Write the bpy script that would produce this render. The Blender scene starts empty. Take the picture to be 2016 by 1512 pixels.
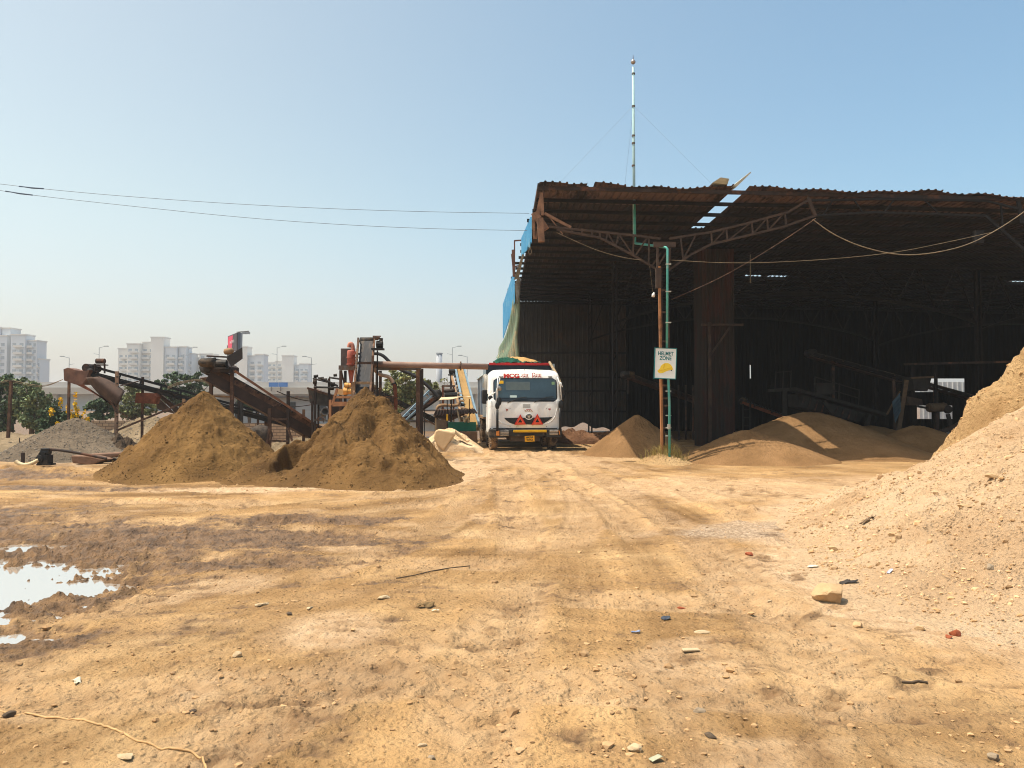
import bpy, math, random
import numpy as np
from mathutils import Vector, Matrix
random.seed(7)
R_ = math.radians
SC = bpy.context.scene
COL = SC.collection

# ---------------------------------------------------------------- camera, sky, sun, exposure
EYE, FPX, TILT = 1.6, 1500.0, math.atan(39/1500.0)
cam_d = bpy.data.cameras.new("camera"); cam = bpy.data.objects.new("camera", cam_d); COL.objects.link(cam)
cam.location = (0, 0, EYE); cam.rotation_euler = (math.pi/2 + TILT, 0, 0)
cam_d.sensor_width = 36; cam_d.lens = 36*FPX/2016; cam_d.clip_end = 6000; cam_d.clip_start = 0.05
SC.camera = cam
SUN_TO = Vector((-3.0, -0.30, 7.5)).normalized()          # towards the sun
world = bpy.data.worlds.new("World"); SC.world = world; world.use_nodes = True
wn = world.node_tree; bg = wn.nodes["Background"]
sky = wn.nodes.new("ShaderNodeTexSky"); sky.sky_type = 'NISHITA'; sky.sun_disc = False
sky.sun_elevation = math.asin(SUN_TO.z); sky.sun_rotation = math.atan2(SUN_TO.x, SUN_TO.y)
sky.air_density = 1.0; sky.dust_density = 3.0; sky.ozone_density = 2.5; sky.altitude = 200
# hazier, whiter sky on the sun's side and near the horizon, bluer away from it
def _wn(t, **k):
    n = wn.nodes.new(t)
    for q, v in k.items(): setattr(n, q, v)
    return n
_tc = _wn('ShaderNodeTexCoord'); _sx = _wn('ShaderNodeSeparateXYZ'); wn.links.new(_tc.outputs['Generated'], _sx.inputs[0])
_az = _wn('ShaderNodeMapRange'); wn.links.new(_sx.outputs[0], _az.inputs[0]); _az.inputs[1].default_value = -.55; _az.inputs[2].default_value = .60; _az.interpolation_type = 'SMOOTHSTEP'
_ma = _wn('ShaderNodeMixRGB'); wn.links.new(_az.outputs[0], _ma.inputs[0]); _ma.inputs[1].default_value = (1.10, .98, .72, 1); _ma.inputs[2].default_value = (.71, .865, .79, 1)
_el = _wn('ShaderNodeMapRange'); wn.links.new(_sx.outputs[2], _el.inputs[0]); _el.inputs[1].default_value = 0; _el.inputs[2].default_value = .26; _el.interpolation_type = 'SMOOTHSTEP'
_mb = _wn('ShaderNodeMixRGB'); wn.links.new(_el.outputs[0], _mb.inputs[0]); _mb.inputs[1].default_value = (.93, .785, .70, 1); wn.links.new(_ma.outputs[0], _mb.inputs[2])
tint = _wn('ShaderNodeMixRGB', blend_type='MULTIPLY'); tint.inputs[0].default_value = 1
wn.links.new(sky.outputs[0], tint.inputs[1]); wn.links.new(_mb.outputs[0], tint.inputs[2]); wn.links.new(tint.outputs[0], bg.inputs[0]); bg.inputs[1].default_value = 0.15
sun_d = bpy.data.lights.new("sun", 'SUN'); sun_d.energy = 3.2; sun_d.angle = R_(0.55); sun_d.color = (1.0, 0.93, 0.80)
sun = bpy.data.objects.new("sun", sun_d); COL.objects.link(sun)
sun.rotation_euler = SUN_TO.to_track_quat('Z', 'Y').to_euler(); sun.location = (-20, -10, 40)
SC.view_settings.view_transform = 'Standard'; SC.view_settings.look = 'None'
SC.view_settings.exposure = 0.78; SC.view_settings.gamma = 1.0; SC.view_settings.use_curve_mapping = False
SC.cycles.max_bounces = 6; SC.cycles.diffuse_bounces = 1; SC.cycles.glossy_bounces = 3
SC.cycles.transmission_bounces = 4; SC.cycles.volume_bounces = 0; SC.cycles.transparent_max_bounces = 8
SC.cycles.use_denoising = True; SC.cycles.pixel_filter_type = 'BLACKMAN_HARRIS'; SC.cycles.filter_width = 1.05

# ---------------------------------------------------------------- helpers
def S(r, g, b):
    def l(c):
        c /= 255.0
        return c/12.92 if c <= 0.04045 else ((c+0.055)/1.055)**2.4
    return (l(r), l(g), l(b))

def at(px, py, d):
    """world point seen at photo pixel (px,py), d metres ahead"""
    a, c = (px-1008)/FPX, (756-py)/FPX
    y = math.cos(TILT) - math.sin(TILT)*c; z = math.sin(TILT) + math.cos(TILT)*c
    s = d/y
    return Vector((a*s, d, EYE + z*s))

_rng = np.random.RandomState(3)
_perm = np.concatenate([_rng.permutation(256)]*2)
_ga = _rng.rand(256)*2*np.pi; _gx, _gy = np.cos(_ga), np.sin(_ga)
def pnoise(x, y):
    xi = np.floor(x).astype(int); yi = np.floor(y).astype(int)
    xf, yf = x-xi, y-yi; xi &= 255; yi &= 255
    u = xf*xf*xf*(xf*(xf*6-15)+10); v = yf*yf*yf*(yf*(yf*6-15)+10)
    def g(i, j, dx, dy):
        h = _perm[_perm[(xi+i) & 255] + ((yi+j) & 255)]
        return _gx[h]*dx + _gy[h]*dy
    a = g(0,0,xf,yf); b = g(1,0,xf-1,yf); c = g(0,1,xf,yf-1); d = g(1,1,xf-1,yf-1)
    return (a+u*(b-a)) + v*((c+u*(d-c))-(a+u*(b-a)))
def fbm(x, y, octv=4, s=0.0, gain=0.5):
    t = np.zeros_like(x, dtype=float); a = 1.0; f = 1.0
    for k in range(octv):
        t += a*pnoise(x*f+17.3*k+s*7.77, y*f+9.1*k+s*3.33); a *= gain; f *= 2.03
    return t
def sstep(a, b, x):
    t = np.clip((x-a)/(b-a), 0, 1); return t*t*(3-2*t)

class MB:
    def __init__(self): self.v = []; self.f = []
    def add(self, vs, fs):
        n = len(self.v); self.v += [tuple(v) for v in vs]; self.f += [tuple(i+n for i in f) for f in fs]; return self
    def bx(self, x0, x1, y0, y1, z0, z1):
        return self.add([(x0,y0,z0),(x1,y0,z0),(x1,y1,z0),(x0,y1,z0),(x0,y0,z1),(x1,y0,z1),(x1,y1,z1),(x0,y1,z1)],
                        [(0,3,2,1),(4,5,6,7),(0,1,5,4),(1,2,6,5),(2,3,7,6),(3,0,4,7)])
    def box(self, c, s, rot=None):
        c = Vector(c); M = rot if rot is not None else Matrix.Identity(3)
        vs = [c + M @ Vector((i*s[0]/2, j*s[1]/2, k*s[2]/2)) for i,j,k in
              ((-1,-1,-1),(1,-1,-1),(1,1,-1),(-1,1,-1),(-1,-1,1),(1,-1,1),(1,1,1),(-1,1,1))]
        return self.add(vs, [(0,3,2,1),(4,5,6,7),(0,1,5,4),(1,2,6,5),(2,3,7,6),(3,0,4,7)])
    def bar(self, p0, p1, w, h=None, up=(0,0,1)):
        p0, p1 = Vector(p0), Vector(p1); h = h or w
        d = (p1-p0); L = d.length
        if L < 1e-6: return self
        d /= L; u = Vector(up)
        if abs(d.dot(u)) > 0.97: u = Vector((0,1,0))
        s = d.cross(u).normalized(); u = s.cross(d)
        return self.box((p0+p1)/2, (w, L, h), Matrix((s, d, u)).transposed())
    def tube(self, pts, r, seg=8, cap=True):
        pts = [Vector(p) for p in pts]; n = len(pts)
        rs = r if isinstance(r, (list, tuple)) else [r]*n
        vs = []; prev = None
        for i, p in enumerate(pts):
            t = (pts[min(i+1,n-1)]-pts[max(i-1,0)]).normalized()
            if prev is None:
                a = Vector((0,0,1)) if abs(t.z) < 0.9 else Vector((1,0,0))
                s = t.cross(a).normalized()
            else:
                s = (prev - t*prev.dot(t)).normalized()
            prev = s; q = t.cross(s)
            for k in range(seg):
                a = 2*math.pi*k/seg
                vs.append(p + (s*math.cos(a)+q*math.sin(a))*rs[i])
        fs = []
        for i in range(n-1):
            for k in range(seg):
                k2 = (k+1) % seg
                fs.append((i*seg+k, i*seg+k2, (i+1)*seg+k2, (i+1)*seg+k))
        if cap:
            fs.append(tuple(range(seg-1,-1,-1))); fs.append(tuple((n-1)*seg+k for k in range(seg)))
        return self.add(vs, fs)
    def prism(self, pts, ext):
        pts = [Vector(p) for p in pts]; e = Vector(ext); n = len(pts)
        fs = [tuple(range(n)), tuple(range(2*n-1, n-1, -1))]
        for i in range(n):
            j = (i+1) % n; fs.append((i, n+i, n+j, j))
        return self.add(pts+[p+e for p in pts], fs)
    def lathe(self, o, axis, prof, seg=20):
        """prof: list of (along axis, radius)"""
        o = Vector(o); ax = Vector(axis).normalized()
        a = Vector((0,0,1)) if abs(ax.z) < 0.9 else Vector((1,0,0))
        s = ax.cross(a).normalized(); q = ax.cross(s); vs = []; fs = []
        for (h, r) in prof:
            for k in range(seg):
                t = 2*math.pi*k/seg; vs.append(o+ax*h+(s*math.cos(t)+q*math.sin(t))*r)
        for i in range(len(prof)-1):
            for k in range(seg):
                k2 = (k+1) % seg; fs.append((i*seg+k, i*seg+k2, (i+1)*seg+k2, (i+1)*seg+k))
        fs.append(tuple(range(seg-1,-1,-1))); fs.append(tuple((len(prof)-1)*seg+k for k in range(seg)))
        return self.add(vs, fs)
    def grid(self, P):
        P = np.asarray(P); a, b = P.shape[:2]
        return self.add(P.reshape(-1,3).tolist(), [(i*b+j, i*b+j+1, (i+1)*b+j+1, (i+1)*b+j) for i in range(a-1) for j in range(b-1)])

def smooth_pts(p, n=3):
    p = [Vector(q) for q in p]
    for _ in range(n):
        o = [p[0]]
        for a, b in zip(p[:-1], p[1:]): o += [a.lerp(b,.25), a.lerp(b,.75)]
        p = o+[p[-1]]
    return p
OFF = {}
def ob(name, mb, mat, parent=None, smooth=False, loc=None, label=None, cat=None, group=None, kind=None, bevel=0, fix=False):
    if fix:
        import bmesh
    off = Vector(OFF.get(parent.name, (0,0,0))) if parent else Vector(loc if loc else (0,0,0))
    me = bpy.data.meshes.new(name)
    me.from_pydata([(v[0]-off[0], v[1]-off[1], v[2]-off[2]) for v in mb.v], [], mb.f)
    import bmesh
    if len(mb.f) < 60000:
        bm = bmesh.new(); bm.from_mesh(me); bmesh.ops.recalc_face_normals(bm, faces=bm.faces[:]); bm.to_mesh(me); bm.free()
    if smooth: me.polygons.foreach_set('use_smooth', [True]*len(me.polygons))
    me.update()
    if mat: me.materials.append(mat)
    o = bpy.data.objects.new(name, me); COL.objects.link(o)
    if parent: o.parent = parent
    else: o.location = off
    OFF[o.name] = tuple(off)
    tag(o, label, cat, group, kind)
    if bevel:
        m = o.modifiers.new("bevel", 'BEVEL'); m.width = bevel; m.segments = 2; m.limit_method = 'ANGLE'
    return o
def tag(o, label=None, cat=None, group=None, kind=None):
    for k, v in (('label',label),('category',cat),('group',group),('kind',kind)):
        if v: o[k] = v
def thing(name, label, cat, loc=(0,0,0), group=None, local=False, rotz=0):
    o = bpy.data.objects.new(name, None); COL.objects.link(o); o.empty_display_size = 0.2
    o.location = loc; o.rotation_euler = (0,0,rotz); tag(o, label, cat, group)
    OFF[o.name] = (0,0,0) if local else tuple(loc)
    return o
def dup(root, dloc, label=None, rotz=None, scale=None):
    def cp(o, par):
        c = o.copy(); COL.objects.link(c)
        if par: c.parent = par
        for ch in o.children: cp(ch, c)
        return c
    r = cp(root, None); r.location = Vector(root.location)+Vector(dloc)
    if rotz is not None: r.rotation_euler.z = rotz
    if scale: r.scale = (scale,)*3 if not isinstance(scale, tuple) else scale
    if label: r['label'] = label
    return r

# ---------------------------------------------------------------- materials
def nodes(m):
    m.use_nodes = True; return m.node_tree, m.node_tree.nodes, m.node_tree.links
def mat(name, c1, c2=None, scale=3.0, rough=0.85, metal=0.0, bump=0.0, bscale=None, c3=None, c3amt=0.5, c3scale=1.5, stretch=None, island=0.0, spec=0.3, alpha=None, trans=0.0):
    m = bpy.data.materials.new(name); nt, N, L = nodes(m); b = N["Principled BSDF"]
    b.inputs['Roughness'].default_value = rough; b.inputs['Metallic'].default_value = metal
    b.inputs['Specular IOR Level'].default_value = spec
    tc = N.new("ShaderNodeTexCoord"); src = tc.outputs['Object']
    if stretch:
        mp = N.new("ShaderNodeMapping"); mp.inputs['Scale'].default_value = stretch; L.new(src, mp.inputs['Vector']); src = mp.outputs[0]
    col = None
    if c2 is not None:
        n = N.new("ShaderNodeTexNoise"); n.inputs['Scale'].default_value = scale; n.inputs['Detail'].default_value = 6; n.inputs['Roughness'].default_value = 0.65
        L.new(src, n.inputs['Vector'])
        r = N.new("ShaderNodeValToRGB"); r.color_ramp.elements[0].position = 0.34; r.color_ramp.elements[1].position = 0.66
        r.color_ramp.elements[0].color = (*c1, 1); r.color_ramp.elements[1].color = (*c2, 1)
        L.new(n.outputs[0], r.inputs[0]); col = r.outputs[0]
    if c3 is not None:
        n3 = N.new("ShaderNodeTexNoise"); n3.inputs['Scale'].default_value = c3scale; n3.inputs['Detail'].default_value = 8; n3.inputs['Roughness'].default_value = 0.7
        L.new(src, n3.inputs['Vector'])
        r3 = N.new("ShaderNodeValToRGB"); e = r3.color_ramp.elements
        e[0].position = 0.62-0.28*c3amt; e[1].position = e[0].position+0.1; e[0].color = (0,0,0,1); e[1].color = (1,1,1,1)
        L.new(n3.outputs[0], r3.inputs[0])
        mx = N.new("ShaderNodeMixRGB"); L.new(r3.outputs[0], mx.inputs[0]); mx.inputs[2].default_value = (*c3, 1)
        if col: L.new(col, mx.inputs[1])
        else: mx.inputs[1].default_value = (*c1, 1)
        col = mx.outputs[0]
    if island:
        g = N.new("ShaderNodeNewGeometry"); hv = N.new("ShaderNodeHueSaturation")
        mr = N.new("ShaderNodeMapRange"); L.new(g.outputs['Random Per Island'], mr.inputs[0])
        mr.inputs[3].default_value = 1-island; mr.inputs[4].default_value = 1+island
        L.new(mr.outputs[0], hv.inputs['Value'])
        if col: L.new(col, hv.inputs['Color'])
        else: hv.inputs['Color'].default_value = (*c1, 1)
        col = hv.outputs[0]
    if col: L.new(col, b.inputs['Base Color'])
    else: b.inputs['Base Color'].default_value = (*c1, 1)
    if bump:
        n2 = N.new("ShaderNodeTexNoise"); n2.inputs['Scale'].default_value = bscale or scale*6; n2.inputs['Detail'].default_value = 5
        L.new(src, n2.inputs['Vector'])
        bp = N.new("ShaderNodeBump"); bp.inputs['Strength'].default_value = 1.0; bp.inputs['Distance'].default_value = bump
        L.new(n2.outputs[0], bp.inputs['Height']); L.new(bp.outputs[0], b.inputs['Normal'])
    if trans:
        b.inputs['Transmission Weight'].default_value = trans
    if alpha is not None:
        b.inputs['Alpha'].default_value = alpha
    return m

rust   = mat('rusty_steel', S(100,72,56), S(60,46,39), 4, .8, 0, .003, 40, c3=S(124,92,70), c3amt=.4, c3scale=3)
rustred= mat('red_rust', S(132,74,48), S(86,48,34), 5, .85, 0, .003, 40)
rustdk = mat('dark_rust', S(62,48,42), S(36,31,29), 5, .75, 0, .003, 40, c3=S(96,62,44), c3amt=.35)
dkiron = mat('dark_iron', S(40,38,38), S(26,26,27), 6, .6, .2, .002, 40, c3=S(74,62,52), c3amt=.35)
greymt = mat('grey_steel', S(112,108,104), S(84,80,78), 3, .6, .2, .002, 30, c3=S(108,76,56), c3amt=.4)
belt   = mat('rubber_belt', S(50,46,44), S(34,32,32), 5, .75, 0, .003, 60, c3=S(96,78,58), c3amt=.35)
beltbr = mat('dusty_brown_sheet', S(94,72,60), S(66,52,46), 3, .8, 0, .003, 40)
sandst = mat('dusty_tan_steel', S(168,136,102), S(130,98,70), 5, .85, 0, .004, 40)
blackp = mat('black_plastic', S(30,30,32), S(22,22,23), 8, .45, 0, 0)
rubber = mat('tyre_rubber', S(84,72,60), S(56,50,45), 6, .9, 0, .003, 60, c3=S(160,134,106), c3amt=.7, c3scale=4)
white  = mat('white_paint', S(246,246,243), S(238,237,233), 2, .35, 0, 0, c3=S(216,204,186), c3amt=.22, c3scale=2.5, spec=.5)
conc   = mat('pale_concrete', S(190,182,170), S(168,160,150), .6, .9, 0, .01, 6)
concd  = mat('grey_concrete', S(150,140,128), S(118,108,98), 2, .9, 0, .01, 20)
yellow = mat('yellow_paint', S(232,184,28), S(214,160,20), 4, .5)
green  = mat('green_panel', S(14,110,86), S(8,86,70), 3, .6, 0, 0, c3=S(60,120,92), c3amt=.25)
redp   = mat('red_paint', S(196,34,34), S(170,26,30), 4, .5)

# ---------------------------------------------------------------- ground
TRACKS = [  # (polyline, half gauge, rut half width, depth)
    ([(-.1,25),(-.2,20),(-.7,16),(-2.0,12.6),(-4.6,10.2),(-8.5,9.0),(-16,8.4)], .95, .27, .035),
    ([(.5,24),(.8,18),(1.0,13),(1.2,9),(1.0,6),(.6,2),(.2,-5)], 1.0, .25, .022),
    ([(.9,24),(1.8,18.5),(3.6,15.4),(7,13.6),(14,12.6)], 1.0, .28, .025),
    ([(-18,13.9),(-12,13.6),(-7,13.2),(-3.5,13.3),(-1.2,15),(-.3,19),(0,26)], .95, .26, .03),
    ([(.9,25),(1.7,18),(2.5,13),(2.4,8.6),(2.9,5.6),(5.2,3.0),(10,0)], .9, .24, .03),
    ([(-16,10.8),(-9,10.0),(-5,9.4),(-2.2,8.6),(.2,8.4),(3,9.4),(6,12),(12,14)], .9, .25, .03),
    ([(-6,-3),(-2.6,3.2),(-1.5,5.5),(-.4,8),(.3,12),(.2,18),(.2,25)], .95, .24, .018),
    ([(-12,4.6),(-6,4.4),(-2.5,5.2),(1,5.4),(5,4.4),(10,3.6)], .95, .24, .016),
]
_memo = {}
def _key(X, Y, *e): return (X.shape, float(X.flat[0]), float(Y.flat[0]), float(X.flat[-1]), float(Y.flat[-1]), float(X.flat[X.size//2]), float(Y.flat[X.size//2])) + e
def poly_dist(X, Y, pl):
    if X.size < 3000: return poly_dist_(X, Y, pl)
    k = _key(X, Y, tuple(pl))
    if k not in _memo:
        if len(_memo) > 20: _memo.clear()
        _memo[k] = poly_dist_(X, Y, pl)
    return _memo[k]
def poly_dist_(X, Y, pl):
    # smooth the polyline
    p = np.array(pl, float)
    for _ in range(3):
        q = np.empty((2*len(p)-2+2, 2)); q[0] = p[0]; q[-1] = p[-1]
        q[1:-1:2] = .75*p[:-1]+.25*p[1:]; q[2:-1:2] = .25*p[:-1]+.75*p[1:]
        p = q
    best = np.full(X.shape, 1e9); sd = np.zeros(X.shape); al = np.zeros(X.shape); acc = 0
    for a, b in zip(p[:-1], p[1:]):
        d = b-a; L = math.hypot(*d)
        if L < 1e-6: continue
        d = d/L
        t = np.clip((X-a[0])*d[0]+(Y-a[1])*d[1], 0, L)
        ex = X-a[0]-d[0]*t; ey = Y-a[1]-d[1]*t
        dist = np.hypot(ex, ey); m = dist < best
        best = np.where(m, dist, best); sd = np.where(m, np.sign(ex*d[1]-ey*d[0])*dist, sd); al = np.where(m, acc+t, al)
        acc += L
    return best, sd, al
PUD = [(-5.0,7.15,1.25,.85),(-4.0,6.9,.75,.22),(-6.3,9.0,.9,.35),(-3.45,5.45,.32,.2),(-4.6,5.9,.9,.25),(-3.9,5.0,.35,.1),(-5.6,6.6,1.0,.9)]
WATER_Z = -0.075
def hm(X, Y):
    dx, dy = X-8.9, Y-9.2; r = np.hypot(dx, dy); a = np.degrees(np.arctan2(dy, dx)) % 360
    Rm = np.interp(a, [0,90,135,165,185,205,225,245,270,300,360], [7,6,5.3,5.4,5.8,6.8,7.2,6.6,6.0,6.5,7])
    t = np.clip(1-r/Rm, -.5, 1)
    z = 3.35*np.sign(t)*np.abs(t)**1.42
    return z + .10*fbm(X*.9, Y*.9, 4, 2.2)*sstep(0,.3,z) + .03*fbm(X*3, Y*3, 3, 1.2)*sstep(0,.1,z)
def masks(X, Y):
    n = fbm(X*.9, Y*.9, 5, 2.0)
    wet = np.zeros(X.shape)
    for (cx, cy, rx, ry) in [(-5.0,7.0,2.3,2.1),(-4.6,9.2,2.6,.8),(-3.2,9.2,2.2,.8),(-5.6,8.0,3.2,2.7),(-9.5,10.6,4.2,1.6),(-2.9,10.6,1.7,.55),(-2.8,7.7,1.4,.5),(-4.0,5.2,1.2,.6),(-8.4,14.6,2.2,.5),(-12,16.6,2.6,.8),(-9.5,10.8,3,.5)]:
        wet = np.maximum(wet, 1.25-np.hypot((X-cx)/rx, (Y-cy)/ry))
    n2 = fbm(X*2.6, Y*5.5, 5, 6.0, .65); wet = np.maximum(wet, sstep(31,38,Y)*.9); wet = sstep(.10, .62, wet*.95 + n*.45 + n2*.55)
    pale = sstep(.15, .6, fbm(X*.55+3, Y*.9, 4, 5.0)) * .6
    for (cx, cy, rx, ry, a) in [(-1.2,19,1.0,5.0,.9),(-4.6,14.2,3.4,.5,1.0),(-1.2,5.35,.6,.5,.8),(2.2,6.4,.6,2.2,.5),(6,14.5,6,2.6,.65),(1,22,2.5,4,.6)]:
        pale = np.maximum(pale, a*sstep(1.1, .55, np.hypot((X-cx)/rx, (Y-cy)/ry)+n*.5))
    grav = np.zeros(X.shape)
    for (cx, cy, rx, ry, a) in [(5.2,11.5,1.1,.9,.9),(2.9,9.3,1.4,.6,.8),(3.6,9.9,1.2,.5,.7),(-16,25,9,7.5,.95)]:
        grav = np.maximum(grav, a*sstep(1.1, .4, np.hypot((X-cx)/rx, (Y-cy)/ry)+n*.7))
    tr_ = np.zeros(X.shape)
    for pl, hg, hw, dep in TRACKS:
        d, sd, al = poly_dist(X, Y, pl)
        tr_ = np.maximum(tr_, sstep(1.0,.6,np.abs(np.abs(sd)-hg)/(hw*1.5))*sstep(-.3,.2,fbm(X*.5,Y*.5,2,13.0+hg)))
    pale = np.maximum(pale, .38*tr_)
    mz = hm(X, Y); pale = np.maximum(pale, sstep(-.14, .0, mz+.10*n))
    return wet, pale*(1-wet), grav
def tone(X, Y):
    num = .6*fbm(X*.5+2, Y*.9, 4, 11.0)*.25; den = np.full(X.shape, .25)
    for k, (pl, hg, hw, dep) in enumerate(TRACKS):
        d, sd, al = poly_dist(X, Y, pl); w = 1/(.12*d*d+.35)**2.5
        s = 1.0*fbm(sd*1.7+k*5, al*.20, 4, 3.0+k) + .5*fbm(sd*8, al*.45, 3, 6.0+k)*sstep(3.2, 1.6, d)
        num = num + w*s; den = den + w
    return num/den*1.15 + .35*fbm(X*.45, Y*.45, 3, 21.0)
def ground_z(X, Y, fine=True):
    X = np.asarray(X, float); Y = np.asarray(Y, float)
    r = np.hypot(X, Y); fade = sstep(70, 30, r)
    z = .05*fbm(X*.28, Y*.28, 3, 1.0)*fade
    wet, pale, grav = masks(X, Y)
    rough = .4+.9*sstep(-.1, .5, fbm(X*.35, Y*.5, 3, 8.0)) + .8*wet
    z += fade*rough*(.010*fbm(X*1.7, Y*1.7, 4, 3.0))
    if fine:
        z += fade*rough*(.006*fbm(X*7, Y*7, 3, 4.0))
        cl = fbm(X*11, Y*11, 3, 6.0)
        z += fade*.040*np.clip(cl-.28, 0, 1)*rough; z += fade*.007*rough*fbm(X*24, Y*24, 2, 2.0)
    for pl, hg, hw, dep in TRACKS:
        d, sd, al = poly_dist(X, Y, pl)
        near = sstep(1.9, 1.4, d); patch = sstep(-.25, .25, fbm(X*.5, Y*.5, 2, 13.0+hg))
        for s in (-1, 1):
            u = (sd-s*hg)/hw
            z -= near*patch*dep*1.5*np.exp(-(u**4))
            z += near*patch*dep*1.3*np.exp(-((np.abs(u)-1.35)/.3)**2)*(.6+.8*fbm(X*4, Y*4, 2, 5.0))
            if fine:
                tread = np.sin((al+np.abs(u)*hw*.8)*2*math.pi/.21)*.5+.5
                z += near*patch*.026*tread*sstep(1.0, .75, np.abs(u))
    if fine: z += fade*.014*tone(X, Y)
    wz = sstep(1.0,.35,np.hypot((X+5.0)/2.2,(Y-7.0)/2.9)+.35*fbm(X*1.1,Y*1.6,3,3.1)); z -= wz*(.078 - .10*np.abs(fbm(X*3.1,Y*5.5,5,2.7,.6)) - .13*np.clip(fbm(X*7,Y*11,4,8.8)-.14,0,1))
    for (cx, cy, rx, ry) in PUD:
        e = np.hypot((X-cx)/rx, (Y-cy)/ry) + .55*fbm(X*1.5, Y*2.2, 5, 9.0)
        z -= .062*sstep(1.45, .6, e)
    z -= .012*wet
    if fine: z += wet*fade*(.042*np.clip(np.abs(fbm(X*2.6,Y*5.2,4,1.7,.62))-.13,0,1)+.020*fbm(X*14,Y*18,3,2.9))
    # bank of churned earth left of the sand piles
    e = np.hypot((X+11.5)/3.6, (Y-17.3)/1.5); z += .16*sstep(1.1, .2, e)*(.7+.9*fbm(X*1.1, Y*2.2, 4, 4.4))
    return z
def sheet(name, P, tri=None):
    a, b = P.shape[:2]
    me = bpy.data.meshes.new(name); me.vertices.add(a*b); me.vertices.foreach_set('co', P.reshape(-1).astype(np.float32))
    i, j = np.meshgrid(np.arange(a-1), np.arange(b-1), indexing='ij')
    q = np.stack([i*b+j, (i+1)*b+j, (i+1)*b+j+1, i*b+j+1], -1).reshape(-1)
    nf = (a-1)*(b-1); me.loops.add(nf*4); me.loops.foreach_set('vertex_index', q.astype(np.int32))
    me.polygons.add(nf); me.polygons.foreach_set('loop_start', np.arange(0, nf*4, 4, dtype=np.int32))
    try: me.polygons.foreach_set('loop_total', np.full(nf, 4, np.int32))
    except Exception: pass
    me.polygons.foreach_set('use_smooth', np.ones(nf, bool)); me.update(calc_edges=True); me.validate()
    return me
dense = np.linspace(-43, 43, 900); coarse = np.linspace(43, 317, 60)[1:]
ang = np.radians(np.concatenate([dense, coarse])); rr = np.concatenate([[0.02,.8], np.geomspace(1.6, 60, 640), np.geomspace(62, 4000, 40)])
TH, RR = np.meshgrid(ang, rr)
GX, GY = np.sin(TH)*RR, np.cos(TH)*RR
GZ = ground_z(GX, GY)
gme = sheet('ground', np.stack([GX, GY, GZ], -1))
w_, p_, g_ = masks(GX, GY)
ca = gme.color_attributes.new('soil', 'FLOAT_COLOR', 'POINT')
ca.data.foreach_set('color', np.stack([w_, p_, g_, np.ones_like(w_)], -1).reshape(-1).astype(np.float32))

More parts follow.
